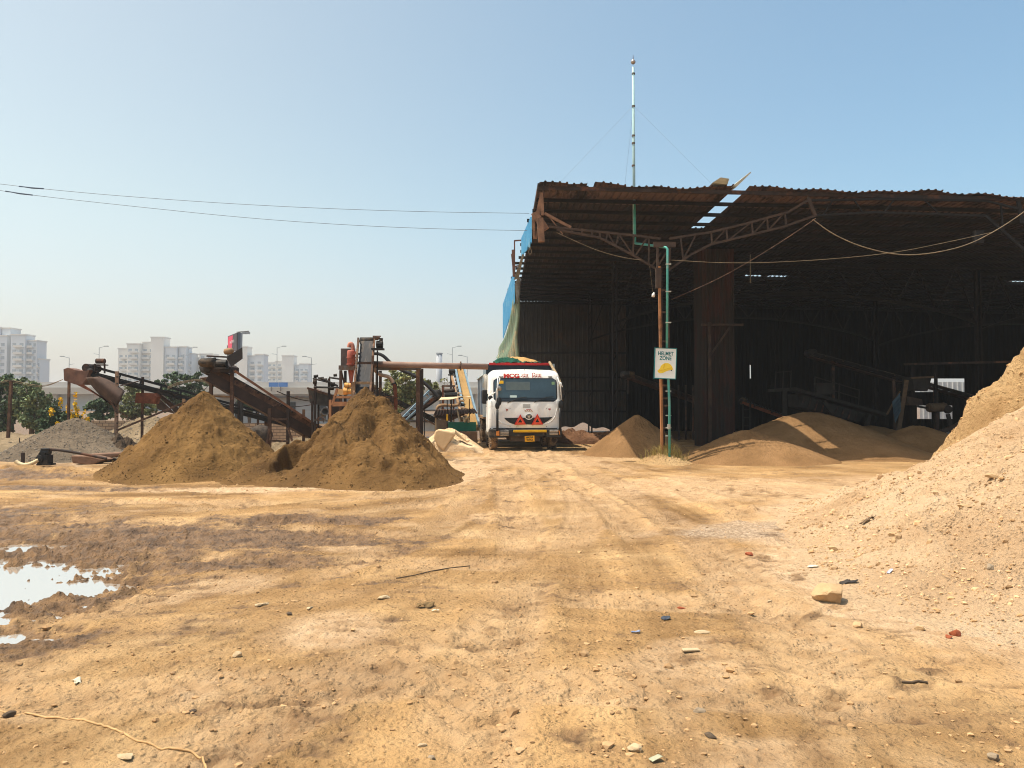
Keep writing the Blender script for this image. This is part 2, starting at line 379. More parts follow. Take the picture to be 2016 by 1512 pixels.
ta = gme.attributes.new('tone', 'FLOAT', 'POINT'); ta.data.foreach_set('value', np.clip(.5+.95*tone(GX, GY),0,1).reshape(-1).astype(np.float32))
def earth_mat(name, tones, bump=1.0, attr=None, pebble=True, scale=1.0, rough=.95, streak=None):
    m = bpy.data.materials.new(name); nt, N, L = nodes(m); b = N["Principled BSDF"]; b.inputs['Roughness'].default_value = rough
    b.inputs['Specular IOR Level'].default_value = .15
    tc = N.new("ShaderNodeTexCoord"); src = tc.outputs['Object']
    def noise(sc, det=5, rg=.6, v=None):
        n = N.new("ShaderNodeTexNoise"); n.inputs['Scale'].default_value = sc*scale; n.inputs['Detail'].default_value = det; n.inputs['Roughness'].default_value = rg
        L.new(v or src, n.inputs['Vector']); return n.outputs[0]
    def ramp(fac, stops):
        r = N.new("ShaderNodeValToRGB"); e = r.color_ramp.elements
        while len(e) < len(stops): e.new(.5)
        for el, (p, c) in zip(e, stops): el.position = p; el.color = (*c, 1)
        L.new(fac, r.inputs[0]); return r.outputs[0]
    def mix(f, a, c, t='MIX'):
        x = N.new("ShaderNodeMixRGB"); x.blend_type = t
        if isinstance(f, float): x.inputs[0].default_value = f
        else: L.new(f, x.inputs[0])
        for k, q in ((1,a),(2,c)):
            if isinstance(q, tuple): x.inputs[k].default_value = (*q, 1)
            else: L.new(q, x.inputs[k])
        return x.outputs[0]
    v = src
    if streak:
        mp = N.new("ShaderNodeMapping"); mp.inputs['Scale'].default_value = streak; L.new(src, mp.inputs['Vector']); v = mp.outputs[0]
    col = ramp(noise(.7, 6, .62, v), [(.3, tones[0]), (.5, tones[1]), (.7, tones[2])])
    sp = ramp(noise(21, 5, .78), [(.34, (.46,.41,.36)), (.42, (1,1,1)), (.58, (1,1,1)), (.70, (1.22,1.2,1.17))])  # dark stops paint the tiny shadows under clods into the colour
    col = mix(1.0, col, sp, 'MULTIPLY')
    if attr:
        at_ = N.new("ShaderNodeAttribute"); at_.attribute_name = attr; sx = N.new("ShaderNodeSeparateColor"); L.new(at_.outputs['Color'], sx.inputs[0])
        t2 = N.new('ShaderNodeAttribute'); t2.attribute_name = 'tone'
        col = mix(1.0, col, ramp(t2.outputs['Fac'], [(.08, (.62,.58,.53)), (.5, (.94,.93,.92)), (.92, (1.25,1.24,1.22))]), 'MULTIPLY')
        col = mix(sx.outputs[1], col, ramp(noise(5, 4), [(.35, S(190,156,120)), (.65, S(218,186,150))]))
        gv = N.new("ShaderNodeTexVoronoi"); gv.inputs['Scale'].default_value = 34; L.new(src, gv.inputs['Vector'])
        gr = ramp(gv.outputs['Color'], [(.2, S(140,122,104)), (.5, S(176,152,128)), (.8, S(200,178,154))])
        col = mix(sx.outputs[2], col, gr)
        mud = ramp(noise(3.5, 6, .7), [(.35, S(92,72,55)), (.62, S(146,114,82))])
        col = mix(sx.outputs[0], col, mud)
        rr_ = N.new("ShaderNodeMapRange"); L.new(sx.outputs[0], rr_.inputs[0]); rr_.inputs[3].default_value = .95; rr_.inputs[4].default_value = .38
        L.new(rr_.outputs[0], b.inputs['Roughness'])
    L.new(col, b.inputs['Base Color'])
    h = N.new("ShaderNodeMath"); h.operation = 'MULTIPLY_ADD'; L.new(noise(60, 6, .75), h.inputs[0]); h.inputs[1].default_value = .012; 
    n2 = N.new("ShaderNodeMath"); n2.operation = 'MULTIPLY'; L.new(noise(13, 6, .65), n2.inputs[0]); n2.inputs[1].default_value = .05
    L.new(n2.outputs[0], h.inputs[2]); hh = h.outputs[0]
    if pebble:
        vo = N.new("ShaderNodeTexVoronoi"); vo.inputs['Scale'].default_value = 24*scale; L.new(src, vo.inputs['Vector'])
        q = N.new("ShaderNodeMapRange"); L.new(vo.outputs['Distance'], q.inputs[0]); q.inputs[1].default_value = .1; q.inputs[2].default_value = .4; q.inputs[3].default_value = .012; q.inputs[4].default_value = 0
        a2 = N.new("ShaderNodeMath"); a2.operation = 'ADD'; L.new(hh, a2.inputs[0]); L.new(q.outputs[0], a2.inputs[1]); hh = a2.outputs[0]
    bp = N.new("ShaderNodeBump"); bp.inputs['Strength'].default_value = .9; bp.inputs['Distance'].default_value = bump
    L.new(hh, bp.inputs['Height']); L.new(bp.outputs[0], b.inputs['Normal'])
    return m
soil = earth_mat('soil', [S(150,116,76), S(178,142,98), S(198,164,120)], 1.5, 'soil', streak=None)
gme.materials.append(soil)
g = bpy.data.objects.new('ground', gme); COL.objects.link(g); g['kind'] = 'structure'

# water lying in the low spots of the yard
wm = bpy.data.materials.new('puddle_water'); nt, N, L = nodes(wm); b = N["Principled BSDF"]
b.inputs['Base Color'].default_value = (*S(172,164,154), 1); b.inputs['Roughness'].default_value = .08; b.inputs['Specular IOR Level'].default_value = .9  # pale base and strong gloss imitate sky glare on the water
b.inputs['IOR'].default_value = 1.6; b.inputs['Coat Weight'].default_value = 1.0; b.inputs['Coat IOR'].default_value = 2.0; b.inputs['Coat Roughness'].default_value = .03
tc = N.new("ShaderNodeTexCoord"); n = N.new("ShaderNodeTexNoise"); n.inputs['Scale'].default_value = 5; L.new(tc.outputs['Object'], n.inputs['Vector'])
bp = N.new("ShaderNodeBump"); bp.inputs['Distance'].default_value = .002; bp.inputs['Strength'].default_value = .4; L.new(n.outputs[0], bp.inputs['Height']); L.new(bp.outputs[0], b.inputs['Normal'])
wa = MB(); wa.add([(-9.5,4.5,WATER_Z),(-2.6,4.5,WATER_Z),(-2.6,10.2,WATER_Z),(-9.5,10.2,WATER_Z)], [(0,1,2,3)])
ob('water', wa, wm, kind='structure')

# ---------------------------------------------------------------- heaps
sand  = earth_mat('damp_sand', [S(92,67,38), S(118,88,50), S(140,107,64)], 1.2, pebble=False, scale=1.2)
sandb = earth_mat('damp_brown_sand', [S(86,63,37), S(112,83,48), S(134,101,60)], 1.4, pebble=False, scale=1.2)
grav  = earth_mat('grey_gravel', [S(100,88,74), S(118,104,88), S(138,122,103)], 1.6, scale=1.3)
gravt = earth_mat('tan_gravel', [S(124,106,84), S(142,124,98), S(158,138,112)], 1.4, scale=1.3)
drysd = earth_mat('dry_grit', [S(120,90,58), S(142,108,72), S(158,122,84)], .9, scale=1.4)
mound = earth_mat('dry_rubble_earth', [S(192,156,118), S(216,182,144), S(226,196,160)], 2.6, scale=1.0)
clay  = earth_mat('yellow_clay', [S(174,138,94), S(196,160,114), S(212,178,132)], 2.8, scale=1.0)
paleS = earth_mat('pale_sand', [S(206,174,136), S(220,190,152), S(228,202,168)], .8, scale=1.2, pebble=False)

HEAPV = {}
def heap(name, label, cat, cx, cy, R, hf, material, group=None, nr=110, na=240, nz=.05, nzs=2.2, sx=1, sy=1, ledge=0.0, streak=0.0):
    r = np.concatenate([[0], np.linspace(.02, 1, nr)**.9])*R; th = np.linspace(0, 2*np.pi, na+1)
    RR, TH = np.meshgrid(r, th, indexing='ij'); X = cx+np.cos(TH)*RR*sx; Y = cy+np.sin(TH)*RR*sy
    z = hf(X, Y)
    amp = np.clip(z*2.5, 0, 1)
    n = fbm(X*nzs, Y*nzs, 5, cx)
    z = z + amp*nz*n
    z += amp*.026*fbm(X*9, Y*9, 3, cy) + amp*.012*fbm(X*22, Y*22, 2, cx+3)
    if ledge:
        t = fbm(X*2.6, Y*1.4+z*2.2, 3, cx+2); z += amp*ledge*sstep(.04, .10, t)*(.5+.5*fbm(X*1.1, Y*1.1, 2, 4))
    if streak: z = z + amp*streak*fbm(np.cos(TH)*5+RR*.6, np.sin(TH)*5, 4, cx+1)*sstep(.35,1.1,RR)
    edge = sstep(R, R*.93, RR)
    z = np.maximum(z, -.16)*edge - .16*(1-edge)
    gz = ground_z(X, Y, fine=False)
    HEAPV[label] = (np.stack([X, Y, z+gz*.9], -1), RR, z)
    me = sheet(name, np.stack([X-cx, Y-cy, z+gz*.9], -1)); me.materials.append(material)
    o = bpy.data.objects.new(name, me); COL.objects.link(o); o.location = (cx, cy, 0); tag(o, label, cat, group)
    return o
def cone(X, Y, cx, cy, h, sl, rnd=.12, kx=1, ky=1):
    d = np.hypot((X-cx)*kx, (Y-cy)*ky); return h - sl*(np.sqrt(d*d+rnd*rnd)-rnd)
def toe(z, k=11.0): return np.log1p(np.exp(np.clip(k*z,-30,30)))/k - .035
def smax(*a, k=9.0):
    return np.log(sum(np.exp(k*q) for q in a))/k
# pile A
heap('sand_pile', 'tall pointed brown sand pile under the raised conveyor head with the motor and plate', 'sand pile', -7.32, 18, 3.3,
     lambda X, Y: toe(smax(cone(X, Y, -7.32, 18, 1.92, .86, .06, 1.08), cone(X, Y, -7.2, 17.2, .95, .60, .2, 1.15), k=9)), sand, 'brown sand piles in the yard', nz=.10, ledge=.09, streak=.05)
# pile B with its lobes, ravines and the cut bank
def hb(X, Y):
    z = smax(cone(X,Y,-3.34,17.4,1.97,.86,.05,1.18), cone(X,Y,-2.65,15.9,1.12,.66,.16,1.2), cone(X,Y,-3.75,16.2,1.16,.74,.1,1.1),
             cone(X,Y,-2.98,17.3,1.74,.86,.08,1.15), cone(X,Y,-4.85,17.0,.74,.64,.15), cone(X,Y,-5.2,16.2,.42,.55,.2), k=12)
    # ravine between front lobe and the main flank
    t = np.abs((X+3.15)-.42*(17.4-Y)*.55-.12*np.sin(Y*3)); z -= .34*np.exp(-(t/.17)**2)*sstep(14.9,15.8,Y)*sstep(17.3,16.7,Y)
    # digger cut: the ground drops to the right of the left lobe
    w = .10*fbm(X*2.5, Y*2.5, 3, 1.0)
    cut = sstep(-5.06,-4.96,X+w)*sstep(-3.9,-4.5,X+w)*sstep(16.95,16.75,Y+w)
    z = z*(1-cut) + np.minimum(z, .16+.4*sstep(-4.6,-4.1,X))*cut
    return toe(z)
heap('sand_pile', 'wide brown sand pile with several lobes and a dug bank beside the truck track', 'sand pile', -3.5, 16.8, 3.9, hb, sandb, 'brown sand piles in the yard', nr=150, na=320, nz=.13, nzs=2.4, ledge=.10, streak=.07)
heap('gravel_pile', 'grey gravel cone under the rusty chute behind the water pump', 'gravel pile', -13.16, 23, 2.9,
     lambda X, Y: smax(cone(X,Y,-13.16,23,1.18,.58,.15), cone(X,Y,-12.0,22.2,.30,.30,.3)), grav, 'grey gravel heaps', nz=.03)
heap('gravel_pile', 'low pale gravel bank on the far left in front of the trees', 'gravel pile', -17.2, 25.4, 4.6,
     lambda X, Y: smax(cone(X,Y,-17.4,25.6,.62,.20,.8), cone(X,Y,-15.6,25.2,.5,.25,.5)), gravt, 'grey gravel heaps', nz=.10)
heap('gravel_pile', 'pale gravel heap with streaked flank behind the perforated post', 'gravel pile', -13.6, 28.6, 3.6,
     lambda X, Y: smax(cone(X,Y,-13.9,29.2,1.12,.50,.25), cone(X,Y,-12.6,28.2,1.10,.58,.12)), gravt, 'grey gravel heaps', nz=.07)
heap('rubble_heap', 'small dark rubble heap at the foot of the perforated post', 'rubble heap', -11.75, 22.9, 1.0,
     lambda X, Y: cone(X,Y,-11.8,22.9,.62,.62,.1), mat('dark_rubble', S(92,74,56), S(54,44,36), 6, .95, 0, .03, 25), nz=.2, nzs=4)
heap('sand_pile', 'steep sand cone behind the rusty lattice post of the shed', 'sand pile', 3.99, 24.4, 2.5,
     lambda X, Y: cone(X,Y,3.99,24.4,1.28,.74,.04), drysd, 'grit piles at the shed mouth', nz=.03)
heap('sand_pile', 'broad rounded grit pile with a stripe of sunlight across it', 'sand pile', 9.6, 24.4, 5.0,
     lambda X, Y: smax(cone(X,Y,9.75,25.0,1.36,.47,.7), cone(X,Y,10.6,22.9,.50,.33,.5), k=6), drysd, 'grit piles at the shed mouth', nz=.02)
heap('sand_pile', 'low sunlit grit pile beside the rusty clad pillar', 'sand pile', 6.7, 21.8, 2.7,
     lambda X, Y: smax(cone(X,Y,6.75,21.9,.84,.50,.3), cone(X,Y,7.4,21.4,.52,.40,.4), cone(X,Y,5.8,21.3,.36,.40,.3), k=7), drysd, 'grit piles at the shed mouth', nz=.02)
heap('sand_pile', 'shaded grit pile near the clay bank inside the shed', 'sand pile', 13.0, 24.5, 3.2,
     lambda X, Y: smax(cone(X,Y,13.0,24.5,.86,.42,.35), cone(X,Y,14.4,25,.55,.35,.35), k=7), drysd, 'grit piles at the shed mouth', nz=.02)
heap('sand_pile', 'low dark grit bank in the shed below the machine posts', 'sand pile', 12.6, 29.0, 3.4,
     lambda X, Y: smax(cone(X,Y,11.6,29,.75,.30,.6), cone(X,Y,13.6,29,.75,.36,.6), cone(X,Y,16.5,28,.8,.36,.5), k=7), drysd, 'grit piles at the shed mouth', nz=.05)
heap('sand_heap', 'pale dry sand heap by the rear wheels of the truck', 'sand heap', -1.75, 27.0, 1.7,
     lambda X, Y: smax(cone(X,Y,-2.25,27.3,.72,.60,.35,1.25), cone(X,Y,-2.3,25.6,.34,.34,.4), k=7), paleS, nz=.08, nzs=3)
heap('rubble_heap', 'low dirt ridge along the foot of the dark back wall behind the truck', 'rubble heap', 3.2, 33, 2.6,
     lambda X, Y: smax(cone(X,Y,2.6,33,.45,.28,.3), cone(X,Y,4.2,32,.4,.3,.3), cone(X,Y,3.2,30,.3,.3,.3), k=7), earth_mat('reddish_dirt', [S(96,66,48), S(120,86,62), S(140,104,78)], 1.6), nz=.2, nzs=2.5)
heap('rubble_heap', 'small mound of dirt and dry grass round the foot of the lattice post', 'rubble heap', 4.15, 20.75, 1.0,
     lambda X, Y: cone(X,Y,4.12,20.75,.27,.42,.15), clay, nz=.16, nzs=6)
heap('dirt_heap', 'churned dirt between the conveyor legs and the sand piles', 'dirt heap', -6.3, 24, 2.6,
     lambda X, Y: smax(cone(X,Y,-6.8,24.5,.5,.3,.3), cone(X,Y,-5.2,23.5,.38,.3,.3), k=7), gravt, nz=.2, nzs=2.5)
# near mound on the right
heap('rubble_mound', 'large pale mound of dry rubble and stones in the right foreground', 'rubble mound', 8.0, 8.8, 8.4, hm, mound, nr=260, na=700, nz=.07, nzs=3, ledge=.09)
def hc(X, Y):
    w = .38*fbm(X*1.3, Y*1.3, 4, 7.0)
    s = X - 8.95 + w - .09*(Y-13)
    z = 1.9*sstep(-.1, 2.4, s) + 1.55*sstep(-.25, .30, s)
    z *= sstep(10.4, 11.6, Y+w)*sstep(18.0, 15.5, Y+w)
    return z - .05
heap('clay_bank', 'steep lumpy bank of yellow clay behind the rubble mound', 'clay bank', 10.6, 13.6, 4.6, hc, clay, nr=190, na=420, nz=.16, nzs=2.6, ledge=.14)

# ---------------------------------------------------------------- the open steel shed
YAW = .0163; SO = Vector((.752, 20.9, 0)); ZR = 7.55
shed = thing('shed', 'huge dark open fronted steel shed with a rusty corrugated roof', 'shed', SO, local=True, rotz=YAW)
_Ri = Matrix.Rotation(-YAW, 3, 'Z')
def sl(p): return _Ri @ (Vector(p)-SO)
def sp(px, py, d): return sl(at(px, py, d))
W_, D_ = 35.0, 24.0
DROP = .019
def zr(x, y=0): return ZR - DROP*x
roofm = mat('roof_underside', S(60,46,42), S(40,33,31), 2.5, .8, 0, 0, c3=S(30,28,28), c3amt=.45, c3scale=1.3, stretch=(1.6,.5,1))  # sheet colour darkened to hold the shade under the roof
darkw = mat('shaded_corrugated_wall', S(66,62,57), S(50,47,44), .8, .85, 0, 0, c3=S(70,58,48), c3amt=.3, c3scale=.7)  # wall tone lowered, interior shade put into the colour
purl  = mat('shade_dark_steel', S(30,26,25), S(20,19,19), 3, .85)  # near-black colour stands in for shade on the steel inside
trussm= mat('rusty_truss_steel', S(78,60,48), S(52,42,37), 3, .8, 0, .002, 40)
# roof sheets: trapezoid ribs running front to back
pitch = .20; nrib = int(W_/pitch); ys = [-.12,.22,.6,1.2,1.9,2.5,3.1,3.8,4.7,6,8,10,12,13.55,13.8,16,18,19.7,20.0,22,D_]
rs = np.random.RandomState(5)
prof = [(0,0),(.12,0),(.14,.035),(.18,.035)]
cols = [(i*pitch+a, h) for i in range(nrib) for a, h in prof]+[(nrib*pitch, 0)]
mb = MB(); nc = len(cols)
jag = np.repeat(rs.uniform(-.12,.10,nrib//4+2), 4)
for j, y in enumerate(ys):
    for i, (x, h) in enumerate(cols):
        yy = y + (jag[i//4//1 % len(jag)]*.6 if j == 0 else 0)
        sag = -.16*math.exp(-((x-18)/4)**2)*math.exp(-y/3)
        wob = (.03*math.sin(x*1.3)+.02*math.sin(x*4.1+1))*math.exp(-y/.6)
        zz = zr(x)+h+sag+wob+.11
        if y < .5 and 5.05 < x < 6.0: zz += .16*max(0,(.5-y))*(1-abs(x-5.5)/.5)
        mb.v.append((x, yy, zz))
holes = [(10.1,10.9,13.5,13.85),(11.2,12.0,13.5,13.85),(22.4,23.6,13.5,13.85),(22.4,23.4,19.6,20.1)]
for j in range(len(ys)-1):
    for i in range(nc-1):
        xm, ym = (cols[i][0]+cols[i+1][0])/2, (ys[j]+ys[j+1])/2
        if 5.46 < xm < 5.82 and ym < 4.7 and ym > -.2: continue
        if 1.36 < xm < 1.5 and ym < .1: continue
        if any(a < xm < b and c < ym < d for a, b, c, d in holes): continue
        mb.f.append((j*nc+i, j*nc+i+1, (j+1)*nc+i+1, (j+1)*nc+i))
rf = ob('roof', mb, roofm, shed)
rf.data.materials.append(mat('peeling_primer_lit_front', S(108,86,80), S(86,70,66), 2.5, .8, 0, 0, c3=S(40,32,31), c3amt=.42, c3scale=1.1, stretch=(1.8,.6,1)))  # flaking red primer, also painted lighter as bounce light on the front bays
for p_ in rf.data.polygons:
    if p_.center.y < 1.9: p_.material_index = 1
fl = MB(); fl.prism([(5.36,-.05,ZR+.08),(5.46,-.05,ZR+.05),(5.82,-.22,ZR+.40),(5.79,-.22,ZR+.42)], (0,.9,.05)); 
fl.prism([(4.75,-.2,ZR+.12),(4.95,-.3,ZR+.24),(5.2,-.25,ZR+.22),(5.2,-.1,ZR+.11)], (0,1.0,0))
ob('bent_sheet', fl, mat('bare_zinc', S(190,196,190), S(160,166,160), 4, .5, .3), shed, label='bent pale roof sheet sticking up at the gap')
for k in range(20):
    y = .03+k*1.255; ext = .02 if k < 2 else min(.72, .04*k+.08*(k % 3 == 0))
    p = MB(); p.bx(-ext, W_, y-.03, y+.03, zr(0)-.03, zr(0)+.075)
    for q in range(len(p.v)):
        v = p.v[q]; p.v[q] = (v[0], v[1], v[2]-DROP*max(v[0],0))
    ob('purlin', p, purl if k else rustdk, shed)
# lattice girders (their frame lines)
def truss(d, segs, r=.045, name='truss', m=trussm, ref=None):
    t = MB()
    for a, b, *w in segs:
        t.bar(sp(*a, d), sp(*b, d), (w[0] if w else .06)*.72)
    return ob(name, t, m, shed)
L1 = [((1058,420),(1078,446),.09),((1078,446),(1262,465),.08),((1262,465),(1300,470),.08),
      ((1096,452),(1181,468),.08),((1181,468),(1253,506),.08),((1253,506),(1296,532),.08),
      ((1125,448),(1127,459)),((1146,449),(1146,463)),((1165,452),(1166,466)),((1181,455),(1181,468)),((1196,458),(1193,474)),((1218,461),(1212,485)),((1248,464),(1246,502)),((1278,466),(1277,520)),
      ((1252,502),(1274,468)),((1284,523),(1301,498)),((1212,485),(1196,458),.05),((1246,502),(1218,461),.05)]
truss(21, L1)
R1 = [((1318,470),(1400,457),.08),((1400,457),(1470,440),.08),((1470,440),(1550,418),.08),((1550,418),(1590,395),.08),
      ((1316,532),(1362,500),.08),((1362,500),(1400,481),.08),((1400,481),(1541,447),.08),((1541,447),(1606,424),.08),
      ((1340,468),(1345,512)),((1400,457),(1402,481)),((1430,450),(1432,474)),((1480,437),(1482,461)),((1510,430),(1512,454)),((1545,418),(1548,446)),
      ((1345,512),(1370,462),.05),((1402,481),(1430,450),.05),((1432,474),(1480,437),.05),((1482,461),(1510,430),.05),((1512,454),(1545,418),.05),
      ((1590,388),(1605,426),.12)]
R2 = [((1606,424),(1720,418),.08),((1590,395),(1720,392),.08),((1720,418),(1940,425),.08),((1720,392),(1940,395),.08),
      ((1640,394),(1620,424),.05),((1680,392),(1700,420),.05),((1760,393),(1740,420),.05),((1820,394),(1850,422),.05),
      ((1940,425),(2030,505),.10),((1940,395),(2040,420),.08),((1975,455),(1970,400),.06),((2005,395),(2012,440),.12),((1925,455),(1925,480),.3)]
truss(21, R1); truss(21, R2, m=purl)  # right span recoloured dark so it sinks into painted shade
def big_truss(y, x0, x1, zpost, rise):
    t = MB(); n = 18
    top = [Vector((x0+(x1-x0)*i/n, y, zr(0)-.30-DROP*x0)) for i in range(n+1)]
    bot = [Vector((x0+(x1-x0)*i/n, y, zpost+rise*math.sin(math.pi*i/n)**.8)) for i in range(n+1)]
    for i in range(n):
        t.bar(top[i], top[i+1], .08); t.bar(bot[i], bot[i+1], .09); t.bar(top[i] if i % 2 else bot[i], bot[i+1] if i % 2 else top[i+1], .05)
    ob('truss', t, purl, shed)
for y in (10.0, 18.5):
    big_truss(y, 3.6, 18.5, 4.9, 1.2); big_truss(y, 18.6, 33, 4.6, 1.2)
# corner junk of broken brackets at the front left
c = MB()
for a, b, w in [((1066,380),(1068,424),.09),((1055,432),(1066,382),.08),((1061,425),(1064,392),.06),((1049,420),(1064,445),.10),((1054,418),(1062,430),.12),((1066,436),(1076,452),.14),((1072,420),(1124,448),.07),((1050,425),(1052,470),.07),((1080,425),(1108,461),.03),((1060,440),(1056,470),.05)]:
    c.bar(sp(*a, 21), sp(*b, 21), w)
c.bar(sp(1063,430,20.9), sp(1066,476,20.9), .17, .17)
ob('bracket', c, mat('pale_rusty_steel', S(150,112,86), S(98,74,60), 4, .8, 0, .003, 30), shed)
# roof edge strut
ob('eave_rail', MB().bar((-.02,-.02,ZR+.08),(-.02,D_,ZR+.08),.05,.12), rustdk, shed)
# posts
post = MB()
pb = sp(1308, 921, 20.72); top = sp(1302, 530, 20.72)
def pz(z, x): return Vector((pb.x+(top.x-pb.x)*z/5.3+x, pb.y, z))
post.bar(pz(-.1,-.06), pz(5.35,-.06), .055, .12, up=(0,1,0))
ob('post', post, mat('sunlit_rust_post', S(176,122,78), S(140,92,58), 4, .8, 0, .002, 40, c3=S(96,66,46), c3amt=.3), shed)  # flange colour lightened to paint in the sun on it
post = MB(); post.bar(pz(-.1,.0)+Vector((0,.045,0)), pz(5.35,.0)+Vector((0,.045,0)), .065, .02, up=(0,1,0)); ob('post_web', post, rustdk, shed)  # web coloured dark for the shaded gap between flanges
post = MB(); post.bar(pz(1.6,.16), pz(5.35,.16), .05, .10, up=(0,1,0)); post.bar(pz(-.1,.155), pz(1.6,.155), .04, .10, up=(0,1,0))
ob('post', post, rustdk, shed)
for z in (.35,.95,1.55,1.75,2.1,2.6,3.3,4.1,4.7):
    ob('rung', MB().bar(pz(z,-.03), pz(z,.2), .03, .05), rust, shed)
cap = MB(); a = sp(1296,480,21); b = sp(1318,480,21)
cap.bar(pz(5.3,-.1), pz(5.95,-.1), .06); cap.bar(pz(5.3,.2), pz(5.95,.25), .06); cap.bar(pz(5.95,-.2), pz(5.95,.4), .09, .14); cap.bar(pz(5.35,-.1), pz(5.9,.25), .04); cap.bx(pz(5,-.16).x, pz(5,-.02).x, pb.y-.07, pb.y+.05, 4.75, 5.3)
ob('post_head', cap, trussm, shed)
for (x, y) in ((3.6,10.0),(3.6,18.5),(18.55,10.0),(18.55,18.5),(18.55,2.0)):
    q = MB(); q.bx(x-.11,x-.05,y-.09,y+.09,-.1,zr(x)-.1); q.bx(x+.05,x+.11,y-.09,y+.09,-.1,zr(x)-.1)
    for z in np.arange(.5,6.2,.7): q.bar((x-.1,y,z),(x+.1,y,z+.35),.04)
    ob('post', q, purl, shed)
# corrugated walls
def corr(x0, x1, y, z0, z1, m, name, parent, holes=(), amp=.04, pitch=.25, axis='x', jagf=None):
    n = int(abs(x1-x0)/pitch); t = MB(); nz = 10
    cs = []
    for i in range(n):
        for a, h in ((0,0),(.55,0),(.65,1),(.9,1)): cs.append((x0+(i+a)*pitch*(1 if x1 > x0 else -1), h*amp))
    zs = [z0+(z1-z0)*k/nz for k in range(nz+1)]
    for k, z in enumerate(zs):
        for i, (x, h) in enumerate(cs):
            zz = z + (jagf(x) if jagf and k == 0 else 0)
            t.v.append((x, y-h, zz) if axis == 'x' else (y-h, x, zz))
    for k in range(nz):
        for i in range(len(cs)-1):
            xm = (cs[i][0]+cs[i+1][0])/2; zm = (zs[k]+zs[k+1])/2
            if any(a < xm < b and c < zm < d for a, b, c, d in holes): continue
            t.f.append((k*len(cs)+i, k*len(cs)+i+1, (k+1)*len(cs)+i+1, (k+1)*len(cs)+i))
    return ob(name, t, m, parent)
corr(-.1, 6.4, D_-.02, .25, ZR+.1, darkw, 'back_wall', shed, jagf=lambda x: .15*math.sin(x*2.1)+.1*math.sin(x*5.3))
darker = mat('shade_black_wall', S(20,19,19), S(13,13,13), .8, .95, spec=.1)  # black colour paints the deep shade at the right of the shed
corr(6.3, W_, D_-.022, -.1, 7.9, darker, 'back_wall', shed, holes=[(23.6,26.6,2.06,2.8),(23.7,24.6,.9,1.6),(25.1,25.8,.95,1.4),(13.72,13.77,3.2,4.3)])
corr(0, D_, W_, -.1, 6.9, darker, 'side_wall', shed, axis='y')  # unseen end wall, added to keep light out of the shed
for z in (1.15, 2.35, 3.15, 4.6):
    ob('wall_rail', MB().bx(0,6.4,D_-.16,D_-.08,z-.05,z+.05), purl, shed)
ob('wall_column', MB().bx(5.38,5.56,D_-.34,D_-.17,-.1,ZR-.1), purl, shed)
# clad pillar
cp = sp(1420, 800, 28.0)
pil = MB()
rustclad = mat('rust_stained_cladding', S(50,42,36), S(38,33,29), 1.2, .85, 0, 0, c3=S(60,34,26), c3amt=.45, c3scale=.9, stretch=(2.2,2.2,.5))
corr(cp.x-.68, cp.x+.68, cp.y, -.1, zr(cp.x)-.1, rustclad, 'pillar_cladding', shed, amp=.035, pitch=.17)
corr(cp.y, cp.y+1.2, cp.x-.66, -.1, zr(cp.x)-.1, rustclad, 'pillar_cladding', shed, amp=.035, pitch=.17, axis='y')
ob('pillar_frame', MB().bar((cp.x-.45,cp.y-.12,-.1),(cp.x-.45,cp.y-.12,4.6),.10).bar((cp.x-.75,cp.y-.1,4.5),(cp.x+.8,cp.y-.1,4.5),.08).bar((cp.x-.4,cp.y-.1,3.4),(cp.x+.3,cp.y-.1,4.4),.06), trussm, shed)
# blue fascia sheets hung on the purlin ends down the left side
bluem = mat('blue_painted_sheet', S(84,164,208), S(64,146,196), 1.2, .5, 0, 0, c3=S(130,178,200), c3amt=.25, spec=.4)
def fascia(p0, p1, z1, zb0, zb1, seed):
    p0, p1 = Vector(p0), Vector(p1); L = (p1-p0).length; d = (p1-p0)/L; nrm = Vector((d.y,-d.x,0)); t = MB(); n = max(6, int(L/.2)); rr_ = random.Random(seed)
    cs = []
    for i in range(n):
        for a, h in ((0,0),(.55,0),(.68,.035),(.87,.035)): cs.append(((i+a)/n*L, h))
    for s, h in cs:
        q = p0+d*s-nrm*h; f = s/L; zb = zb0+(zb1-zb0)*f+rr_.uniform(-.06,.06)
        t.v += [(q.x,q.y,zb),(q.x,q.y,z1)]
    for i in range(len(cs)-1): t.f.append((2*i,2*i+2,2*i+3,2*i+1))
    return t
def col(px, d): v = at(px, 700, d); return sl((v.x, v.y, 0))
a_, b_ = col(1047,24.0), col(1028,27.2); ob('fascia_sheet', fascia((a_.x,a_.y,0),(b_.x,b_.y,0),ZR+.0,6.70,6.85,1), bluem, shed)
a_, b_ = col(1013.5,33.5), col(991,45.0); ob('fascia_sheet', fascia((a_.x,a_.y,0),(b_.x,b_.y,0),ZR-.05,6.05,5.45,2), bluem, shed)
z_ = MB(); z_.prism([sp(1028,500,26.5),sp(1031,500,26.5),sp(1020,548,30),sp(1012,550,30)], (.02,.1,0)); z_.prism([sp(1020,545,30),sp(1024,548,30),sp(1022,580,30),sp(1018,598,30),sp(1013,560,30)], (.03,.05,0))
ob('torn_sheet', z_, mat('torn_pale_sheet', S(150,150,146), S(90,88,86), 5, .7), shed)
frm = (mat('dull_rust_frame', S(120,84,70), S(92,66,58), 4, .8))
for a, b, dd, w in (((1013,474),(1026,473),29,.05),((1013,473),(1013,524),29,.05),((1013,525),(1022,523),29,.05),((1010,492),(1012,545),30.5,.11),((1008,500),(1012,540),31.5,.08)): ob('side_rail', MB().bar(sp(*a,dd), sp(*b,dd), w), frm, shed)
spm = (mat('pale_red_post', S(170,130,116), S(130,88,74), 5, .8))
